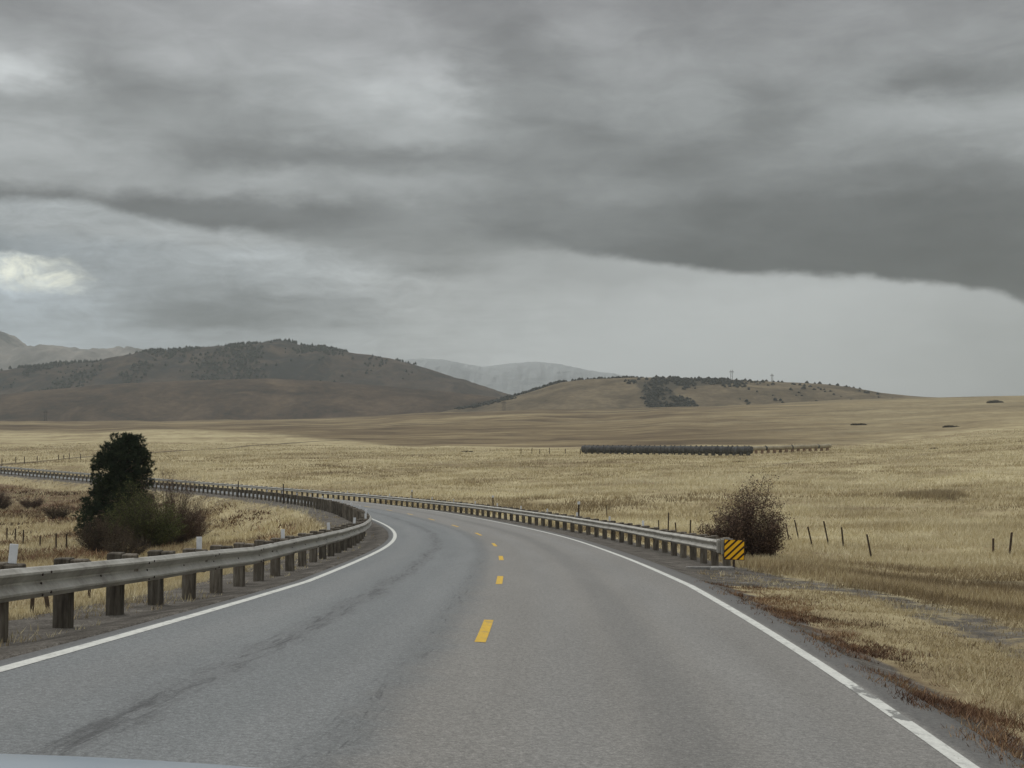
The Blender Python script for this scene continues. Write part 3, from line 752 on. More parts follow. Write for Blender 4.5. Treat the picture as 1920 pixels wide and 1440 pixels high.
pipe(1093, 330, 1409, 300, .92, .35, 'water_pipe', 'long dark riveted pipe lying on low saddles across the dry plain', M['pipedark'], 34, 26, M['pipedark'], .35)
pipe(1411, 318, 1556, 332, .55, .75, 'pale_water_pipe', 'pale buff pipe on rusty supports continuing right from the dark one', M['pipepale'], 3, 13, M['rust'], .30)

# ------------------------------------------------------------------ hills
def mat_hill(name, a, b, c, scale, dark, dthr=(.5, .6), st=(1, 1, 2)):
    m, t, p = principled(name); co = obj_co(t)
    n1 = t.noise(t.mapping(co, st), scale, 8, .68, .6); n2 = t.noise(co, scale*9, 5, .7)
    col = t.ramp(t.math('ADD', t.math('MULTIPLY', n1, .65), t.math('MULTIPLY', n2, .35)), [(.38, a), (.5, b), (.64, c)])
    dk = t.attr('wood', 'Fac')
    k = t.smooth(t.math('ADD', t.math('ADD', t.math('MULTIPLY', t.noise(t.mapping(co, (1, 1, 1), loc=(50, 9, 3)), scale*2.2, 8, .72, .4), .6), t.math('MULTIPLY', n2, .4)), t.math('MULTIPLY', dk, .5)), dthr[0]+.22, dthr[1]+.22)
    col = t.mix(t.math('MULTIPLY', k, .8), col, (*dark, 1))
    t.set(p.inputs['Base Color'], col); p.inputs['Roughness'].default_value = 1; p.inputs['Specular IOR Level'].default_value = .03
    bump(t, p, n1, .8, 1.2/scale*.05); return m
M['hill_mid'] = mat_hill('brown_hill_grass', (.030, .026, .022), (.070, .051, .037), (.13, .096, .064), .012, (.045, .042, .038))
M['hill_tall'] = mat_hill('wooded_hill', (.026, .024, .021), (.058, .044, .034), (.105, .078, .056), .010, (.014, .018, .019), (.30, .38))
M['hill_right'] = mat_hill('right_hill_grass', (.065, .053, .036), (.125, .098, .063), (.215, .172, .108), .013, (.05, .045, .035), (.60, .68))
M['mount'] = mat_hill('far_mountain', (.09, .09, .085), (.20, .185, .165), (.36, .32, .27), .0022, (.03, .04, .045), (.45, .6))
M['mount_mist'] = mat_hill('misty_mountain_painted_haze', (.31, .325, .325), (.34, .355, .35), (.365, .375, .365), .0016, (.2, .22, .22), (.9, .99))  # haze painted into the base colour: pale grey near the sky tone, to fade it
HILLS = {}
def hill(name, crest, Y, base, depth, mat, label, rough=.10, wood=None, nx=420, ny=90, back=1.):
    us = np.array([c[0] for c in crest], float); ys = np.array([c[1] for c in crest], float)
    u = np.linspace(us[0], us[-1], nx); x = (u-960)/F*Y
    from_y = np.interp(u, us, ys); k = np.exp(-.5*(np.arange(-6, 7)/2.5)**2); k /= k.sum()
    from_y = np.convolve(np.pad(from_y, 6, 'edge'), k, 'valid')
    H = (790-from_y)/F*Y
    t = np.linspace(-1, back, ny); T, X = np.meshgrid(t, x, indexing='ij'); HH = np.broadcast_to(H, T.shape)
    prof = np.where(T < 0, .5+.5*np.cos(np.pi*np.abs(T)**1.15), .5+.5*np.cos(np.pi*np.clip(T, 0, 1)))
    Yy = Y + T*depth
    X = X*(1+T*0)
    er = fbm(X/(depth*.16)+3, Yy/(depth*.45)+5, 5)
    er2 = fbm(X/(depth*.03)+3, Yy/(depth*.05)+5, 3)
    mask = sst(np.abs(T), .02, .35)*(1-sst(np.abs(T), .75, 1))
    Z = base + (HH-base)*prof + (HH.max()-base)*(rough*er*mask + rough*.15*er2*sst(np.abs(T), .0, .1))
    tip = np.minimum(sst(u, us[0], us[0]+30), 1-sst(u, us[-1]-30, us[-1])) if name != 'x' else 1
    V = np.stack([X, Yy, Z], -1).reshape(-1, 3)
    i = np.arange(ny-1)[:, None]*nx; j = np.arange(nx-1)[None]
    f = np.stack([i+j, i+j+1, i+nx+j+1, i+nx+j], -1).reshape(-1, 4)
    me = np_mesh(name, V, f, mat, True)
    wd = np.zeros(len(V)) if wood is None else wood(np.broadcast_to(u, T.shape).ravel(), T.ravel(), V)
    a = me.attributes.new('wood', 'FLOAT', 'POINT'); a.data.foreach_set('value', np.asarray(wd, np.float32))
    o = meshobj(name, me); tag(o, kind='structure'); o['label'] = label
    HILLS[name] = (u, t, V.reshape(ny, nx, 3), np.asarray(wd).reshape(ny, nx)); return o
MIDC = [(-700,770),(-300,762),(0,742),(90,733),(200,722),(330,715),(430,712),(520,710),(620,716),(720,724),(820,733),(900,741),(960,750),(1040,765),(1120,785),(1160,800)]
def w_mid(u, t, V): return .25*sst(-t, .1, .5)
hill('brown_hill', MIDC, 1750, -14, 330, M['hill_mid'], 'low brown hill in front of the wooded ridge on the left', .05, w_mid)
TALLC = [(-900,760),(-500,735),(-250,720),(-100,712),(0,704),(45,697),(90,688),(140,681),(190,681),(215,678),(250,673),(330,662),(400,655),(440,650),(490,648),(515,643),(530,640),(545,642),(570,650),(600,651),(622,656),(660,662),(700,667),(740,675),(770,682),(820,697),(870,714),(910,728),(945,739),(1000,752),(1060,770),(1120,790),(1200,810)]
def w_tall(u, t, V):
    return np.clip(sst(-u, -780, -560)*(1-sst(-t, .55, .85))*.08 + .25*np.exp(-((u-575)/60)**2-((t+.5)/.16)**2), 0, 1)
hill('wooded_ridge', TALLC, 2500, -20, 620, M['hill_tall'], 'dark wooded ridge with a small summit on the left skyline', .16, w_tall, 520, 110)
RIGHTC = [(780,790),(840,771),(880,764),(930,754),(975,741),(1010,731),(1040,720),(1060,716),(1100,712),(1160,709.5),(1220,708.5),(1290,710),(1380,714),(1480,718),(1540,722),(1590,730),(1640,738),(1700,744),(1800,748),(1920,752),(2200,760),(2500,775)]
def w_right(u, t, V):
    a = np.exp(-((u-1203)/32)**2)*sst(-t, .22, .34)*(1-sst(-t, .70, .9)) + np.exp(-((u-1275)/75)**2)*np.exp(-((t+.27)/.10)**2)
    b = .9*(1-sst(np.abs(u-920), 60, 130))*np.exp(-(t/.10)**2) + .30*sst(u, 1350, 1450)*sst(-t, .1, .5)
    return np.clip(a*1.4+b, 0, 1.4)
hill('grassy_hill', RIGHTC, 1640, -10, 430, M['hill_right'], 'flat-topped straw-coloured hill in the middle distance right of centre', .045, w_right, 480, 110)
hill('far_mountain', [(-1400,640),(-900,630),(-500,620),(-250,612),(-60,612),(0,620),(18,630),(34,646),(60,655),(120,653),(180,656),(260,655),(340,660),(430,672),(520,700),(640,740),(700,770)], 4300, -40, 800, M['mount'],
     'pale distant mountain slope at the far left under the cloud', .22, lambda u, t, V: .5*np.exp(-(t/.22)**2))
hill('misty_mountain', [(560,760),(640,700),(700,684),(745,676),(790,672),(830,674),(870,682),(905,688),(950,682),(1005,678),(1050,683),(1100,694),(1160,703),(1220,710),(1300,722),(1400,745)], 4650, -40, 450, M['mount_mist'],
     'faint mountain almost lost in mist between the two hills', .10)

# woods on the hills
def cones(pts, h, w, name, mat, label):
    """little ragged conifers: two stacked jagged skirts each"""
    V = []; Fc = []; base = 0
    for (x, y, z), hh, ww in zip(pts, h, w):
        k = 7; ph = random.uniform(0, 6.28); rings = []
        for (zz, r) in ((.02, 1.), (.42, .62), (.40, .85), (.78, .34), (1., .02)):
            rings.append([(x+math.cos(ph+6.283*i/k)*ww*r*random.uniform(.65, 1.25), y+math.sin(ph+6.283*i/k)*ww*r*random.uniform(.65, 1.25), z-.3+hh*(zz+random.uniform(-.04, .04))) for i in range(k)])
        for rg in rings: V += rg
        for q in range(4):
            for i in range(k): Fc.append((base+q*k+i, base+q*k+(i+1) % k, base+(q+1)*k+(i+1) % k, base+(q+1)*k+i))
        base += 5*k
    o = meshobj(name, np_mesh(name, np.array(V), np.array(Fc), mat)); tag(o, label, 'trees', kind='stuff'); return o
def scatter(hname, n, prob, hh, ww):
    u, t, V, wd = HILLS[hname]; P = []; H_ = []; W_ = []; tries = 0
    while len(P) < n and tries < n*60:
        tries += 1; i = random.randrange(len(t)); j = random.randrange(len(u))
        if t[i] > .06: continue
        if random.random() < prob(u[j], t[i]):
            p = V[i, j]; P.append((p[0]+random.uniform(-6, 6), p[1]+random.uniform(-4, 4), p[2])); s_ = random.uniform(.6, 1.25); H_.append(hh*s_); W_.append(ww*s_)
    return P, H_, W_
M['farpine'] = mat_noise('far_conifers', [(.3, (.020, .026, .022)), (.7, (.050, .058, .045))], .05, 1, .02)
M['farshrub'] = mat_noise('far_brush', [(.3, (.026, .028, .026)), (.7, (.060, .058, .050))], .05, 1, .02)
def p_tall(u, t):
    if u < -420 or u > 790: return 0
    v = float(vnoise(np.array([u/42.]), np.array([t*6.]))[0])
    k = .9 if abs(t) < .035 and u < 640 else 0
    return max(k*.8, (.9 if v > .12 else (.10 if v > -.02 else .01))*(1 if t > -.62 else .1)*(1 if u < 660 else .25))
P, H_, W_ = scatter('wooded_ridge', 3600, p_tall, 6.0, 3.0)
# skyline trees
u, t, V, wd = HILLS['wooded_ridge']; ic = int(np.argmin(np.abs(t)))
for q in range(190):
    uu = random.choice([random.gauss(430, 110), random.uniform(70, 560), random.gauss(180, 80)])
    if 15 < uu < 620: j = int(np.argmin(np.abs(u-uu))); p = V[ic, j]; P.append((p[0]+random.uniform(-6, 6), p[1], p[2])); k = random.uniform(.6, 1.3); H_.append(7.5*k); W_.append(2.2*k)
cones(P, H_, W_, 'ridge_woodland', M['farpine'], 'scattered dark conifers over the left ridge and its skyline')
def p_right(u, t):
    v = float(fbm(np.array([u/22.]), np.array([t*7.]), 3)[0])
    a = (1 if ((u-1203-(t+.5)*30)/(30+40*v))**2 < 1+2*v and -.85+.3*v < t < -.20 else 0)*(.35+2*max(v, -.1)) + (.9*math.exp(-((u-1285)/70)**2)*math.exp(-((t+.27+.2*v)/.09)**2) if v > -.22 else 0)
    if 845 < u < 1060 and abs(t+.02-.0*(u-950)) < .05 + .0: a += .7
    if 860 < u < 960 and -.3 < t < 0: a += .25
    if 1080 < u < 1200 and t > -.08: a += .12
    if u > 1320 and u < 1600 and -.6 < t < -.1: a += .06*max(0, math.sin(u*.09+t*20))
    return a
P, H_, W_ = scatter('grassy_hill', 1500, p_right, 3.2, 2.6)
cones(P, H_, W_, 'hill_brush', M['farshrub'], 'dark brush filling the gully and left shoulder of the flat-topped hill')
# rocks and brush on the crest of the plain
M['rock'] = mat_noise('dark_rock', [(.3, (.05, .045, .04)), (.7, (.13, .115, .095))], 1.2, .95, .1, bmp=.1)

# transmission towers
def tower(u, Y, h, label, zb=None):
    x, y = at(u, Y); z = zb if zb is not None else gz(x, y); r = empty('transmission_tower', (x, y, z)); tag(r, label, 'transmission tower', 'far-off transmission towers')
    mb = MB(); w = h*.09
    mb.tube([(-w, 0, -3), (-w*.8, 0, h)], .24, 4); mb.tube([(w, 0, -3), (w*.8, 0, h)], .24, 4)
    for k in range(4): z0 = h*(.15+.2*k); s_ = (-1)**k; mb.tube([(-w*s_, 0, z0), (w*s_, 0, z0+h*.2)], .12, 3)
    meshobj('frame', mb.mesh('tower_frame', M['steelpost']), r)
    c = MB(); c.tube([(-w*2.1, 0, h*.84), (w*2.1, 0, h*.84)], .22, 4); 
    for q in (-2, 0, 2): c.tube([(q*w, 0, h*.84), (q*w, 0, h*.74)], .15, 4)
    meshobj('crossarm', c.mesh('tower_crossarm', M['steelpost']), r)
def hz(name, uu):
    u, t, V, wd = HILLS[name]; i = int(np.argmin(np.abs(t))); j = int(np.argmin(np.abs(u-uu))); return float(V[i, j, 2]), float(V[i, j, 1])
for uu, hh, nm, lb in [(1372, 15, 'grassy_hill', 'tiny tower on top of the flat hill, left of two'), (1448, 12, 'grassy_hill', 'tiny tower on top of the flat hill, right of two')]:
    zz, yy = hz(nm, uu); tower(uu, yy, hh, lb, zz-1)
tower(945, 1400, 14, 'tiny tower in the gap where the two hills meet'); tower(86, 1300, 13, 'small twin-pole tower at the foot of the brown hill on the left')
tower(985, 1900, 20, 'faintest tower in the misty gap right of where the hills meet', 20)

# ------------------------------------------------------------------ vegetation
def tri_mesh(name, A, Bv, C, mat, tint, parent=None):
    V = np.stack([A, Bv, C], 1).reshape(-1, 3); n = len(A); Fc = np.arange(3*n).reshape(-1, 3)
    me = np_mesh(name, V, Fc, mat); a = me.attributes.new('tint', 'FLOAT', 'POINT'); a.data.foreach_set('value', np.repeat(np.asarray(tint, np.float32), 3))
    return meshobj(name, me, parent)
def unit(v): return v/np.maximum(np.linalg.norm(v, axis=-1, keepdims=True), 1e-9)
def grass(name, x, y, z, h, w, tint, mat, blades, spread, lean, label):
    n = len(x); k = blades; i = np.repeat(np.arange(n), k); N = len(i)
    a = rng.random(N)*2*np.pi; r = spread[i]*np.sqrt(rng.random(N)); bx = x[i]+r*np.cos(a); by = y[i]+r*np.sin(a); bz = z[i]-.03
    hh = h[i]*rng.uniform(.55, 1.2, N); la = rng.random(N)*2*np.pi; ll = lean*hh*rng.uniform(.1, 1, N)
    tip = np.stack([bx+ll*np.cos(la)+.10*hh, by+ll*np.sin(la), bz+hh], -1)
    fa = rng.random(N)*np.pi; ww = w[i]*rng.uniform(.7, 1.3, N); dx = np.cos(fa)*ww; dy = np.sin(fa)*ww*.4
    A = np.stack([bx-dx, by-dy, bz], -1); Bv = np.stack([bx+dx, by+dy, bz], -1)
    tt = np.clip(tint[i]+rng.normal(0, .13, N), 0, 1)
    o = tri_mesh(name, A, Bv, tip, mat, tt); tag(o, label, 'grass', kind='stuff'); return o
M['straw'] = mat_leaf('straw_blades', [(0, (.19, .143, .086)), (.35, (.415, .335, .20)), (.7, (.605, .525, .33)), (1, (.74, .665, .45))])
M['weed'] = mat_leaf('red_weed', [(0, (.05, .032, .024)), (.4, (.155, .088, .055)), (.7, (.30, .19, .105)), (1, (.52, .41, .23))])
def place(n, r0, r1, a0, a1, keep):
    u_ = rng.random(n); r = np.exp(np.log(r0)+u_*(np.log(r1)-np.log(r0))) if r1/r0 > 3 else np.sqrt(r0*r0+u_*(r1*r1-r0*r0)); a = rng.uniform(a0, a1, n)
    x = r*np.sin(a); y = r*np.cos(a); z, s, nn = ground_z(x, y, True); k = keep(x, y, s, nn, r, z); return x[k], y[k], z[k], r[k], s[k], nn[k]
def keep_field(x, y, s, n, r, z):
    a = np.abs(n); ok = np.where(n < 0, a > 6.3+1.2*rng.random(len(x)), np.where(s > 27, a > 7.2, a > W+1.35+.9*rng.random(len(x))))
    ok &= (seg_dist(x, y, TRACK) > .55+.8*fbm(x*.9, y*.9, 3)) | (rng.random(len(x)) < .10)
    ok &= seg_dist(x, y, DITCH) > 3.6
    bare = fbm(x/3.5+4, y/3.5, 4) + .25*fbm(x/14, y/9, 3)
    u_ = 960+F*x/np.maximum(y, 1); ok &= r < np.interp(u_, [0, 400, 750, 1100, 1600, 1920], [520, 520, 440, 385, 440, 520])*(.9+.15*rng.random(len(x)))
    return ok & (rng.random(len(x)) < np.clip(.62+1.5*bare, .06, 1))
x, y, z, r, s, n = place(190000, 9, 520, R(-25), R(25), keep_field)
ti = .56+.60*fbm(x/5, y/5, 4)+.75*fbm(x/26, y/18, 3)*sst(r, 25, 70)
# darker browner sward in the ditch on the right
dd = np.exp(-(((x-16)/6)**2+((y-41)/6)**2)); ti = ti-.50*dd-.30*(n > 0)*(1-sst(r, 38, 62))*sst(r, 15, 24)-.12*(n > 0)*(1-sst(r, 15, 24))
hh = np.clip(.16+.0022*r, .16, .40)*(1+.6*fbm(x/4+9, y/4, 3)); hh = np.where(n > 0, np.where(s < 27, hh*np.clip((np.abs(n)-3)/9, .45, 1.2), hh), hh)
grass('dry_grass', x, y, z, hh, .004+.00022*r, ti, M['straw'], 6, .14+.009*r, .9, 'tussocky golden dry grass over the fields beside the road')
def keep_near(x, y, s, n, r, z): return (n > W+1.2) & (rng.random(len(x)) < np.clip(.55+1.2*fbm(x/1.6, y/1.6, 3), .1, 1)*np.clip(.25+seg_dist(x, y, TRACK)/1.5, 0, 1))
x, y, z, r, s, n = place(26000, 6, 34, R(3), R(27), keep_near)
grass('verge_grass', x, y, z, .035+.075*rng.random(len(x)), .003+.00028*r,   .28+.8*fbm(x/1.5, y/1.5, 3), M['straw'], 7, .10+0*x, 1.4, 'short matted straw grass on the verge right of the road')
def keep_weed(x, y, s, n, r, z):
    a = np.abs(n); c = W+1.15+.35*fbm(s/2.5, s*0, 3); dens = np.exp(-((a-c)/.75)**2)*np.clip(.36+2.0*fbm(x/1.1, y/1.1, 3), 0, 1)
    return (n > 0) & (s < 29) & (rng.random(len(x)) < dens)
x, y, z, r, s, n = place(110000, 5, 32, R(2), R(27), keep_weed)
grass('red_weeds', x, y, z, .035+.06*rng.random(len(x)), .004+.0003*r, .45+.6*fbm(x/1.2, y/1.2, 3), M['weed'], 7, .09+0*x, 1.3, 'low red-brown dead weeds along the right edge of the pavement')
# sparse shoulder weeds under the left rail and brush on the far bank
def keep_sh(x, y, s, n, r, z): return (n < -W-.75) & (n > -7.2) & (rng.random(len(x)) < np.clip(.25+1.4*fbm(x/1.5, y/1.5, 3), 0, 1)*sst(-n, W+.6, W+2.6))
x, y, z, r, s, n = place(30000, 7, 80, R(-25), R(0), keep_sh)
grass('shoulder_weeds', x, y, z, .05+.12*rng.random(len(x)), .003+.0003*r, .5+.6*fbm(x/1.2, y/1.2, 3), M['straw'], 5, .08+0*x, .9, 'thin straw weeds under the left guardrail')
def keep_bank(x, y, s, n, r, z):
    return (n < -8) & (n > -34) & (s > 60) & (rng.random(len(x)) < np.clip(-.05+1.6*fbm(x/5+2, y/9, 4), 0, 1))
x, y, z, r, s, n = place(26000, 70, 260, R(-24), R(-6), keep_bank)
grass('bank_brush', x, y, z, .16+.30*rng.random(len(x)), .02+.0004*r, .38+.6*fbm(x/6, y/6, 3), M['weed'], 6, .8+0*x, 1.5, 'dull red-brown brush over the embankment inside the bend')

# shrubs: stems fan out from the base, each with twigs, some with leaves at the ends
def shrub(name, loc, outline, nst, stem_r, twigs, leaf_n, leaf, lmat, smat, label, cat='shrub', group=None, seed=1, leaf_tint=(.0, 1.), leaf_low=0., parts=('stems', 'leaves')):
    """outline: list of (lean angle fraction -1..1, length) in the local x direction; y depth is 0.7 of it"""
    rg = np.random.default_rng(seed); root = empty(name, loc); tag(root, label, cat, group)
    V = []; Fc = []; tips = []
    oa = np.array([o[0] for o in outline]); ol = np.array([o[1] for o in outline])
    def seg(p, q, r0, r1):
        d = q-p; a = np.cross(d, [0, 0, 1.]); a = a/(np.linalg.norm(a)+1e-9); b = np.cross(d, a); b = b/(np.linalg.norm(b)+1e-9); i0 = len(V)
        for c, rr in ((p, r0), (q, r1)):
            for k in range(3): an = 2.094*k; V.append(c+(a*math.cos(an)+b*math.sin(an))*rr)
        for k in range(3): Fc.append((i0+k, i0+(k+1) % 3, i0+3+(k+1) % 3, i0+3+k))
    for i in range(nst):
        t = rg.uniform(-1, 1); ly = rg.uniform(-.75, .75)*math.sqrt(max(0, 1-t*t*.6)); L = np.interp(t, oa, ol)*rg.uniform(.55, 1.05)*(1-.18*abs(ly)); ang = t*1.15
        d = np.array([math.sin(ang), ly*.8, math.cos(ang)*.95+.12]); d /= np.linalg.norm(d); p = np.array([rg.normal(0, .16)+t*.25, rg.normal(0, .14), -.05]); st = 6; pr = stem_r*rg.uniform(.6, 1.3)
        for k in range(st):
            dd = d+rg.normal(0, .13, 3)+np.array([0, 0, .10*k/st]); dd /= np.linalg.norm(dd); q = p+dd*L/st; seg(p, q, pr*(1-k/st*.8), pr*(1-(k+1)/st*.8))
            if k > 0:
                for w in range(twigs):
                    e = dd+rg.normal(0, .55, 3); e /= np.linalg.norm(e); l2 = L*rg.uniform(.06, .2); m = p+(q-p)*rg.random(); q2 = m+e*l2; seg(m, q2, pr*.32, pr*.12)
                    if k >= st*leaf_low: tips.append((m*.4+q2*.6, e)); tips.append((q2, e))
            p = q
        tips.append((p, d)); tips.append((p, d))
    meshobj(parts[0], np_mesh(parts[0], np.array(V), np.array(Fc), smat), root)
    if leaf_n:
        T = np.array([a for a, b in tips]); k = leaf_n; i = np.repeat(np.arange(len(T)), k); N = len(i)
        c = T[i]+rg.normal(0, leaf*1.3, (N, 3)); d1 = unit(rg.normal(0, 1, (N, 3))); d2 = unit(np.cross(d1, rg.normal(0, 1, (N, 3)))); sz = leaf*rg.uniform(.5, 1.2, (N, 1))
        tint = rg.uniform(leaf_tint[0], leaf_tint[1], N)
        o = tri_mesh(parts[1], c-d2*sz*.45, c+d2*sz*.45, c+d1*sz*1.2, lmat, tint, root)
    return root
M['stem_red'] = mat_noise('red_brown_stems', [(.3, (.045, .032, .027)), (.7, (.13, .088, .070))], 3, .9, .1)
M['stem_grey'] = mat_noise('grey_brown_stems', [(.3, (.045, .036, .028)), (.7, (.12, .095, .075))], 3, .9, .1)
M['leaf_red'] = mat_leaf('dull_red_leaves', [(0, (.05, .038, .03)), (.5, (.13, .088, .066)), (1, (.25, .17, .115))])
M['leaf_olive'] = mat_leaf('olive_leaves', [(0, (.03, .036, .015)), (.5, (.085, .10, .033)), (1, (.17, .18, .065))])
M['leaf_brown'] = mat_leaf('brown_leaves', [(0, (.028, .022, .016)), (.5, (.075, .058, .038)), (1, (.15, .115, .07))])
x, y = at(1398, 44)
shrub('leafless_shrub', (x, y, gz(x, y)), [(-1, 1.5), (-.65, 1.75), (-.35, 2.05), (-.05, 2.6), (.25, 3.05), (.45, 2.95), (.6, 2.2), (.8, 1.3), (1, .8)], 240, .013, 5, 3, .048, M['leaf_red'], M['stem_red'],
      'dense dark reddish shrub with few leaves standing behind the striped sign', seed=5, leaf_low=.1)
shrub('small_shrub', (at(1322, 52)[0], 52, gz(*at(1322, 52))), [(-1, .5), (0, .95), (1, .6)], 60, .009, 3, 1, .035, M['leaf_red'], M['stem_red'],
      'small dark shrub at the left foot of the big reddish one', seed=8)

# pine
def pine():
    Y = 90; x, y = at(228, Y); z = gz(x, y); root = empty('pine_tree', (x, y, z)); tag(root, 'dark dense pine tree standing inside the bend on the left', 'tree')
    k = Y/F; rg = np.random.default_rng(3); top = (790-812)/F*Y - z
    rows = [(812, 222, 250), (822, 202, 270), (832, 196, 274), (850, 190, 280), (862, 172, 288), (885, 168, 290), (905, 170, 287), (925, 163, 288), (945, 154, 290), (965, 145, 292), (985, 143, 285), (1005, 160, 275), (1020, 190, 262)]
    yy = np.array([r[0] for r in rows], float); l = np.array([r[1] for r in rows], float)-228; rr_ = np.array([r[2] for r in rows], float)-228
    tk = MB(); tk.tube([(0, 0, -.4), (.05, 0, 2), (-.05, .05, 5), (.1, 0, top*.8), (.12, 0, top-.3)], [.26, .22, .15, .07, .02], 10)
    V = []; 
    C = []; n = 0; limbs = MB()
    while n < 640:
        py = rg.uniform(818, 1015); lx = np.interp(py, yy, l)*k; rx = np.interp(py, yy, rr_)*k
        cx = (lx+rx)/2; w = (rx-lx)/2-.22; a = rg.random()*2*math.pi; q = rg.random()**.42
        zc = (790-py)/F*Y - z
        p = np.array([cx+math.cos(a)*w*q, math.sin(a)*w*q*.95, zc]); 
        if vnoise(np.array([p[0]*.9+5]), np.array([p[2]*.9+p[1]*.7]))[0] < -.34 and q > .55: n += .2; continue
        C.append(p); n += 1
    for p in C[::3]:
        zt = max(p[2]-abs(p[0])*.35-.3, .3); limbs.tube([(0.05*zt/8, 0, zt), (p[0]*.55, p[1]*.55, p[2]-.25), tuple(p)], [.06, .035, .015], 5)
    t_o = meshobj('trunk', tk.mesh('pine_trunk', M['stem_grey'], True), root); meshobj('limbs', limbs.mesh('pine_limbs', M['stem_grey']), t_o)
    C = np.array(C); per = 30; A = []; Bv = []; Ct = []; T = []
    for c in C:
        sz = rg.uniform(.30, .50); m = 17; cc = c+unit(rg.normal(0, 1, (m, 3)))*sz*rg.uniform(.35, 1, (m, 1))*np.array([1, 1, .75]); out = unit(cc-c+np.array([0, 0, .12])); tv = np.clip(.45+rg.normal(0, .18)+.0*m, 0, 1)
        for q in range(m):
            N = per//2+4; d = unit(out[q]*1.1+rg.normal(0, .55, (N, 3))); b = cc[q]+rg.normal(0, .03, (N, 3)); s2 = unit(np.cross(d, rg.normal(0, 1, (N, 3))))*.014; L = rg.uniform(.12, .24, (N, 1))
            A.append(b-s2); Bv.append(b+s2); Ct.append(b+d*L); T.append(np.clip(tv+rg.normal(0, .12, N), 0, 1))
    tri_mesh('crown', np.concatenate(A), np.concatenate(Bv), np.concatenate(Ct), M['needle'], np.concatenate(T), root)
M['needle'] = mat_leaf('pine_needles', [(0, (.012, .020, .012)), (.5, (.028, .042, .022)), (1, (.055, .072, .035))])
pine()
def sh(u, Y, name, h, wdt, nst, lmat, smat, label, seed, leaf=.05, ln=2, tw=4, sr=.014, grp='brush round the pine tree'):
    x, y = at(u, Y); o = [(-1, wdt), (-.5, (h+wdt)/2*1.05), (0, h), (.5, (h+wdt)/2), (1, wdt*.9)]
    return shrub(name, (x, y, gz(x, y)), o, nst, sr, tw, ln, leaf, lmat, smat, label, seed=seed, group=grp, leaf_low=.2)
sh(272, 80, 'leafy_shrub', 4.6, 2.9, 300, M['leaf_olive'], M['stem_grey'], 'broad olive-green shrub in front of the pine on its right', 21, .055, 3)
sh(322, 84, 'bare_shrub', 5.6, 2.9, 330, M['leaf_red'], M['stem_red'], 'tall bare reddish shrub spreading to the right of the pine', 22, .05, 1, 5)
sh(200, 76, 'brown_shrub', 2.5, 2.0, 200, M['leaf_brown'], M['stem_red'], 'dark brown shrub at the near left foot of the pine', 23, .05, 2)
sh(240, 70, 'low_twiggy_shrub', 1.4, 1.5, 120, M['leaf_brown'], M['stem_grey'], 'low twiggy shrub with straw tips in front of the olive one', 24, .045, 1)
sh(355, 92, 'thin_shrub', 3.4, 2.2, 170, M['leaf_red'], M['stem_red'], 'thin wispy shrub at the far right of the brush by the pine', 25, .045, 1)
sh(-2, 150, 'bank_shrub', 2.9, 1.9, 130, M['leaf_red'], M['stem_red'], 'dark shrub cut by the left edge below the far guardrail', 26, .07, 2, 4, .03, 'shrubs on the left embankment')
sh(60, 150, 'bank_shrub', 1.0, 2.2, 80, M['leaf_red'], M['stem_red'], 'squat reddish shrub on the embankment left of the pine', 27, .07, 2, 4, .03, 'shrubs on the left embankment')
sh(110, 128, 'bank_shrub', .9, 2.0, 80, M['leaf_brown'], M['stem_red'], 'squat brown shrub at the embankment foot beside the pine', 28, .06, 2, 4, .03, 'shrubs on the left embankment')
def mound(u, Y, w, h, label, seed):
    rg = np.random.default_rng(seed); x, y = at(u, Y); root = empty('distant_shrub', (x, y, gz(x, y))); tag(root, label, 'shrub', 'low shrubs dotted over the far slopes')
    lobes = [(rg.uniform(-.75, .75)*w, rg.uniform(-.4, .4)*w, rg.uniform(.35, .6)*w, rg.uniform(.55, 1.)*h) for _ in range(7)]+[(0, 0, w*.6, h)]
    N = 2600; li = rg.integers(0, len(lobes), N); L = np.array(lobes)[li]; d = unit(rg.normal(0, 1, (N, 3))); d[:, 2] = np.abs(d[:, 2]); q = rg.random((N, 1))**.3
    c = np.stack([L[:, 0], L[:, 1], 0*L[:, 0]], -1)+d*q*np.stack([L[:, 2], L[:, 2]*.8, L[:, 3]], -1); c[:, 2] -= .1
    a = unit(rg.normal(0, 1, (N, 3))); b = unit(np.cross(a, rg.normal(0, 1, (N, 3)))); sz = w*.045*rg.uniform(.6, 1.4, (N, 1))
    tri_mesh('foliage', c-b*sz, c+b*sz, c+a*sz*1.8, M['leaf_brown'], rg.random(N)*.8, root)
    mb = MB()
    for k in range(9): mb.tube([(rg.uniform(-.1, .1)*w, 0, -.2), (rg.uniform(-.7, .7)*w, rg.uniform(-.3, .3)*w, h*.7)], [.06, .02], 4)
    meshobj('stems', mb.mesh('stems', M['stem_red']), root)
for q, (uu, Y, w_, h_, lb) in enumerate([(1605, 640, 4.6, .9, 'low dark shrub on the far slope, longest of the right-hand ones'), (1783, 560, 3.6, .9, 'low dark shrub on the far slope between two others'), (1866, 960, 6.2, 2.4, 'mound-shaped dark shrub highest on the right slope'),
        (1752, 285, 1.7, .38, 'small dark shrub near the rise at the right'), (875, 362, 1.9, .5, 'lone low shrub in the pale field left of the pipe'), (1384, 255, 1.2, .35, 'small grey shrub in the field just below the pipe')]):
    mound(uu, Y, w_, h_, lb, 60+q)

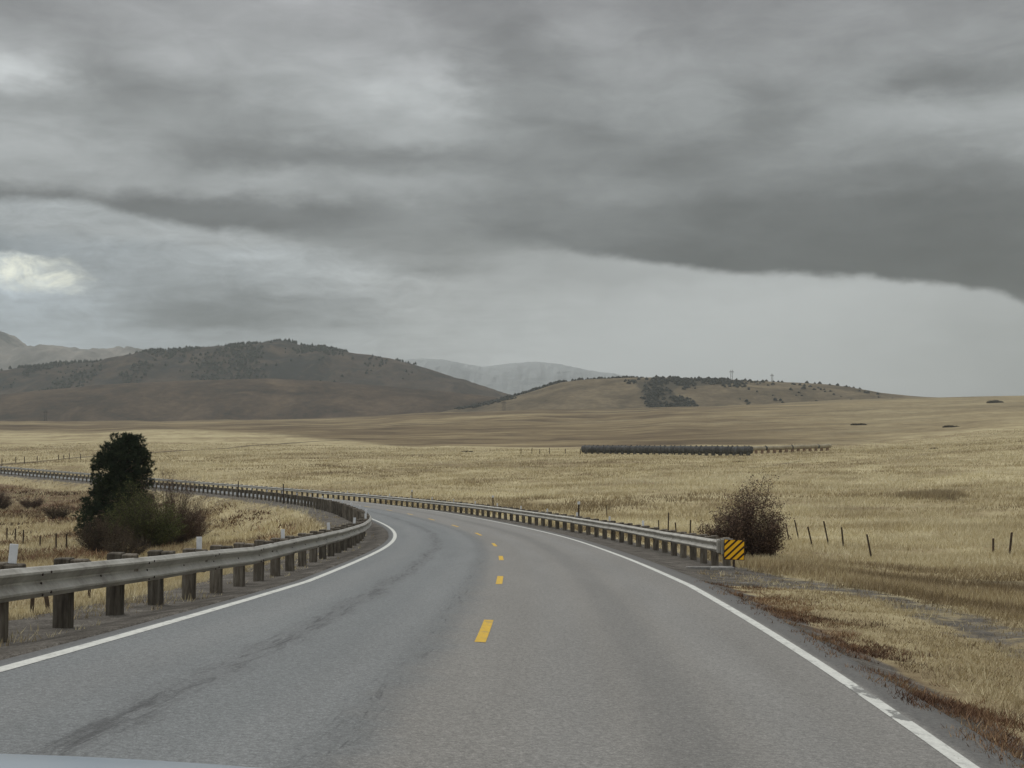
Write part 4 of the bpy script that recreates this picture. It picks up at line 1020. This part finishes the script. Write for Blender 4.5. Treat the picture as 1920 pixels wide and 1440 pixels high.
# tussock bank in the right field
def keep_t(x, y, s, n, r, z):
    cx, cy = at(1745, 118); return np.hypot((x-cx)/2.4, (y-cy)/3.2) < 1+fbm(x, y, 3)
x, y, z, r, s, n = place(30000, 100, 136, R(16), R(21.5), keep_t)
grass('dark_tussocks', x, y, z, .45+.3*rng.random(len(x)), .03+0*x, .15+.3*rng.random(len(x)), M['straw'], 5, .3+0*x, .6, 'darker tussocks on the small bank in the right field')

# ------------------------------------------------------------------ the car the photograph was taken from: its bonnet shows at the bottom left
def car():
    root = empty('car', (-.60, 0, .099)); root.rotation_euler = (0, R(2.2), 0); tag(root, 'pale blue-grey car whose bonnet shows at the bottom left corner', 'car')
    m, t, p = principled('pale_blue_car_paint'); t.set(p.inputs['Base Color'], t.ramp(t.noise(obj_co(t), 4, 4, .6), [(.3, (.26, .31, .36)), (.7, (.32, .37, .41))])); p.inputs['Roughness'].default_value = .28; p.inputs['Specular IOR Level'].default_value = .6
    nx, ny = 41, 25; V = []
    for j in range(ny):
        v = j/(ny-1); yy = .62+1.26*v
        for i in range(nx):
            u_ = -1+2*i/(nx-1); x_ = u_*(.86-.08*v*v); zc = -.455-.05*v-.11*v**5
            z_ = zc-.050*u_*u_-.30*max(0, abs(u_)-.86)**1.3*6
            V.append((x_, yy, z_))
    Fq = [(j*nx+i, j*nx+i+1, (j+1)*nx+i+1, (j+1)*nx+i) for j in range(ny-1) for i in range(nx-1)]
    me = bpy.data.meshes.new('bonnet'); me.from_pydata(V, [], Fq); me.materials.append(m); me.polygons.foreach_set('use_smooth', [True]*len(Fq)); me.update(); meshobj('bonnet', me, root)
    b = MB(); b.box((-.93, -.4, -1.35), (.93, 1.86, -.80), bev=.05); b.box((-.90, .5, -.803), (-.80, 1.80, -.66), bev=.02); b.box((.80, .5, -.803), (.90, 1.80, -.66), bev=.02); b.box((-.80, 1.72, -.803), (.80, 1.84, -.70), bev=.02)
    meshobj('body', b.mesh('body', m), root)
    tyre = plain('tyre_rubber', (.025, .025, .025), .9)
    for sx in (-.82, .82):
        w = MB(); w.tube([(sx-.11, .95, -1.36), (sx+.11, .95, -1.36)], .34, 24); o = meshobj('wheel', w.mesh('wheel', tyre), root)
        l_ = MB(); l_.box((sx*.85-.12, 1.80, -1.0), (sx*.85+.12, 1.88, -.86), bev=.02); meshobj('headlight', l_.mesh('headlight', M['plate']), root)
car()

# ------------------------------------------------------------------ the air
def haze():
    mb = MB(); mb.box((-5400, -5400, -60), (5400, 5400, 385)); m = bpy.data.materials.new('hazy_air'); m.use_nodes = True; t = NT(m.node_tree)
    v = t.node('ShaderNodeVolumePrincipled'); o = t.node('ShaderNodeOutputMaterial'); t.l.new(v.outputs[0], o.inputs['Volume'])
    v.inputs['Color'].default_value = (.715, .775, .77, 1); v.inputs['Density'].default_value = 1.25e-4; v.inputs['Anisotropy'].default_value = 0
    h = meshobj('haze', mb.mesh('haze', m)); tag(h, 'grey damp air between the camera and the far hills', 'haze', kind='stuff')
haze()
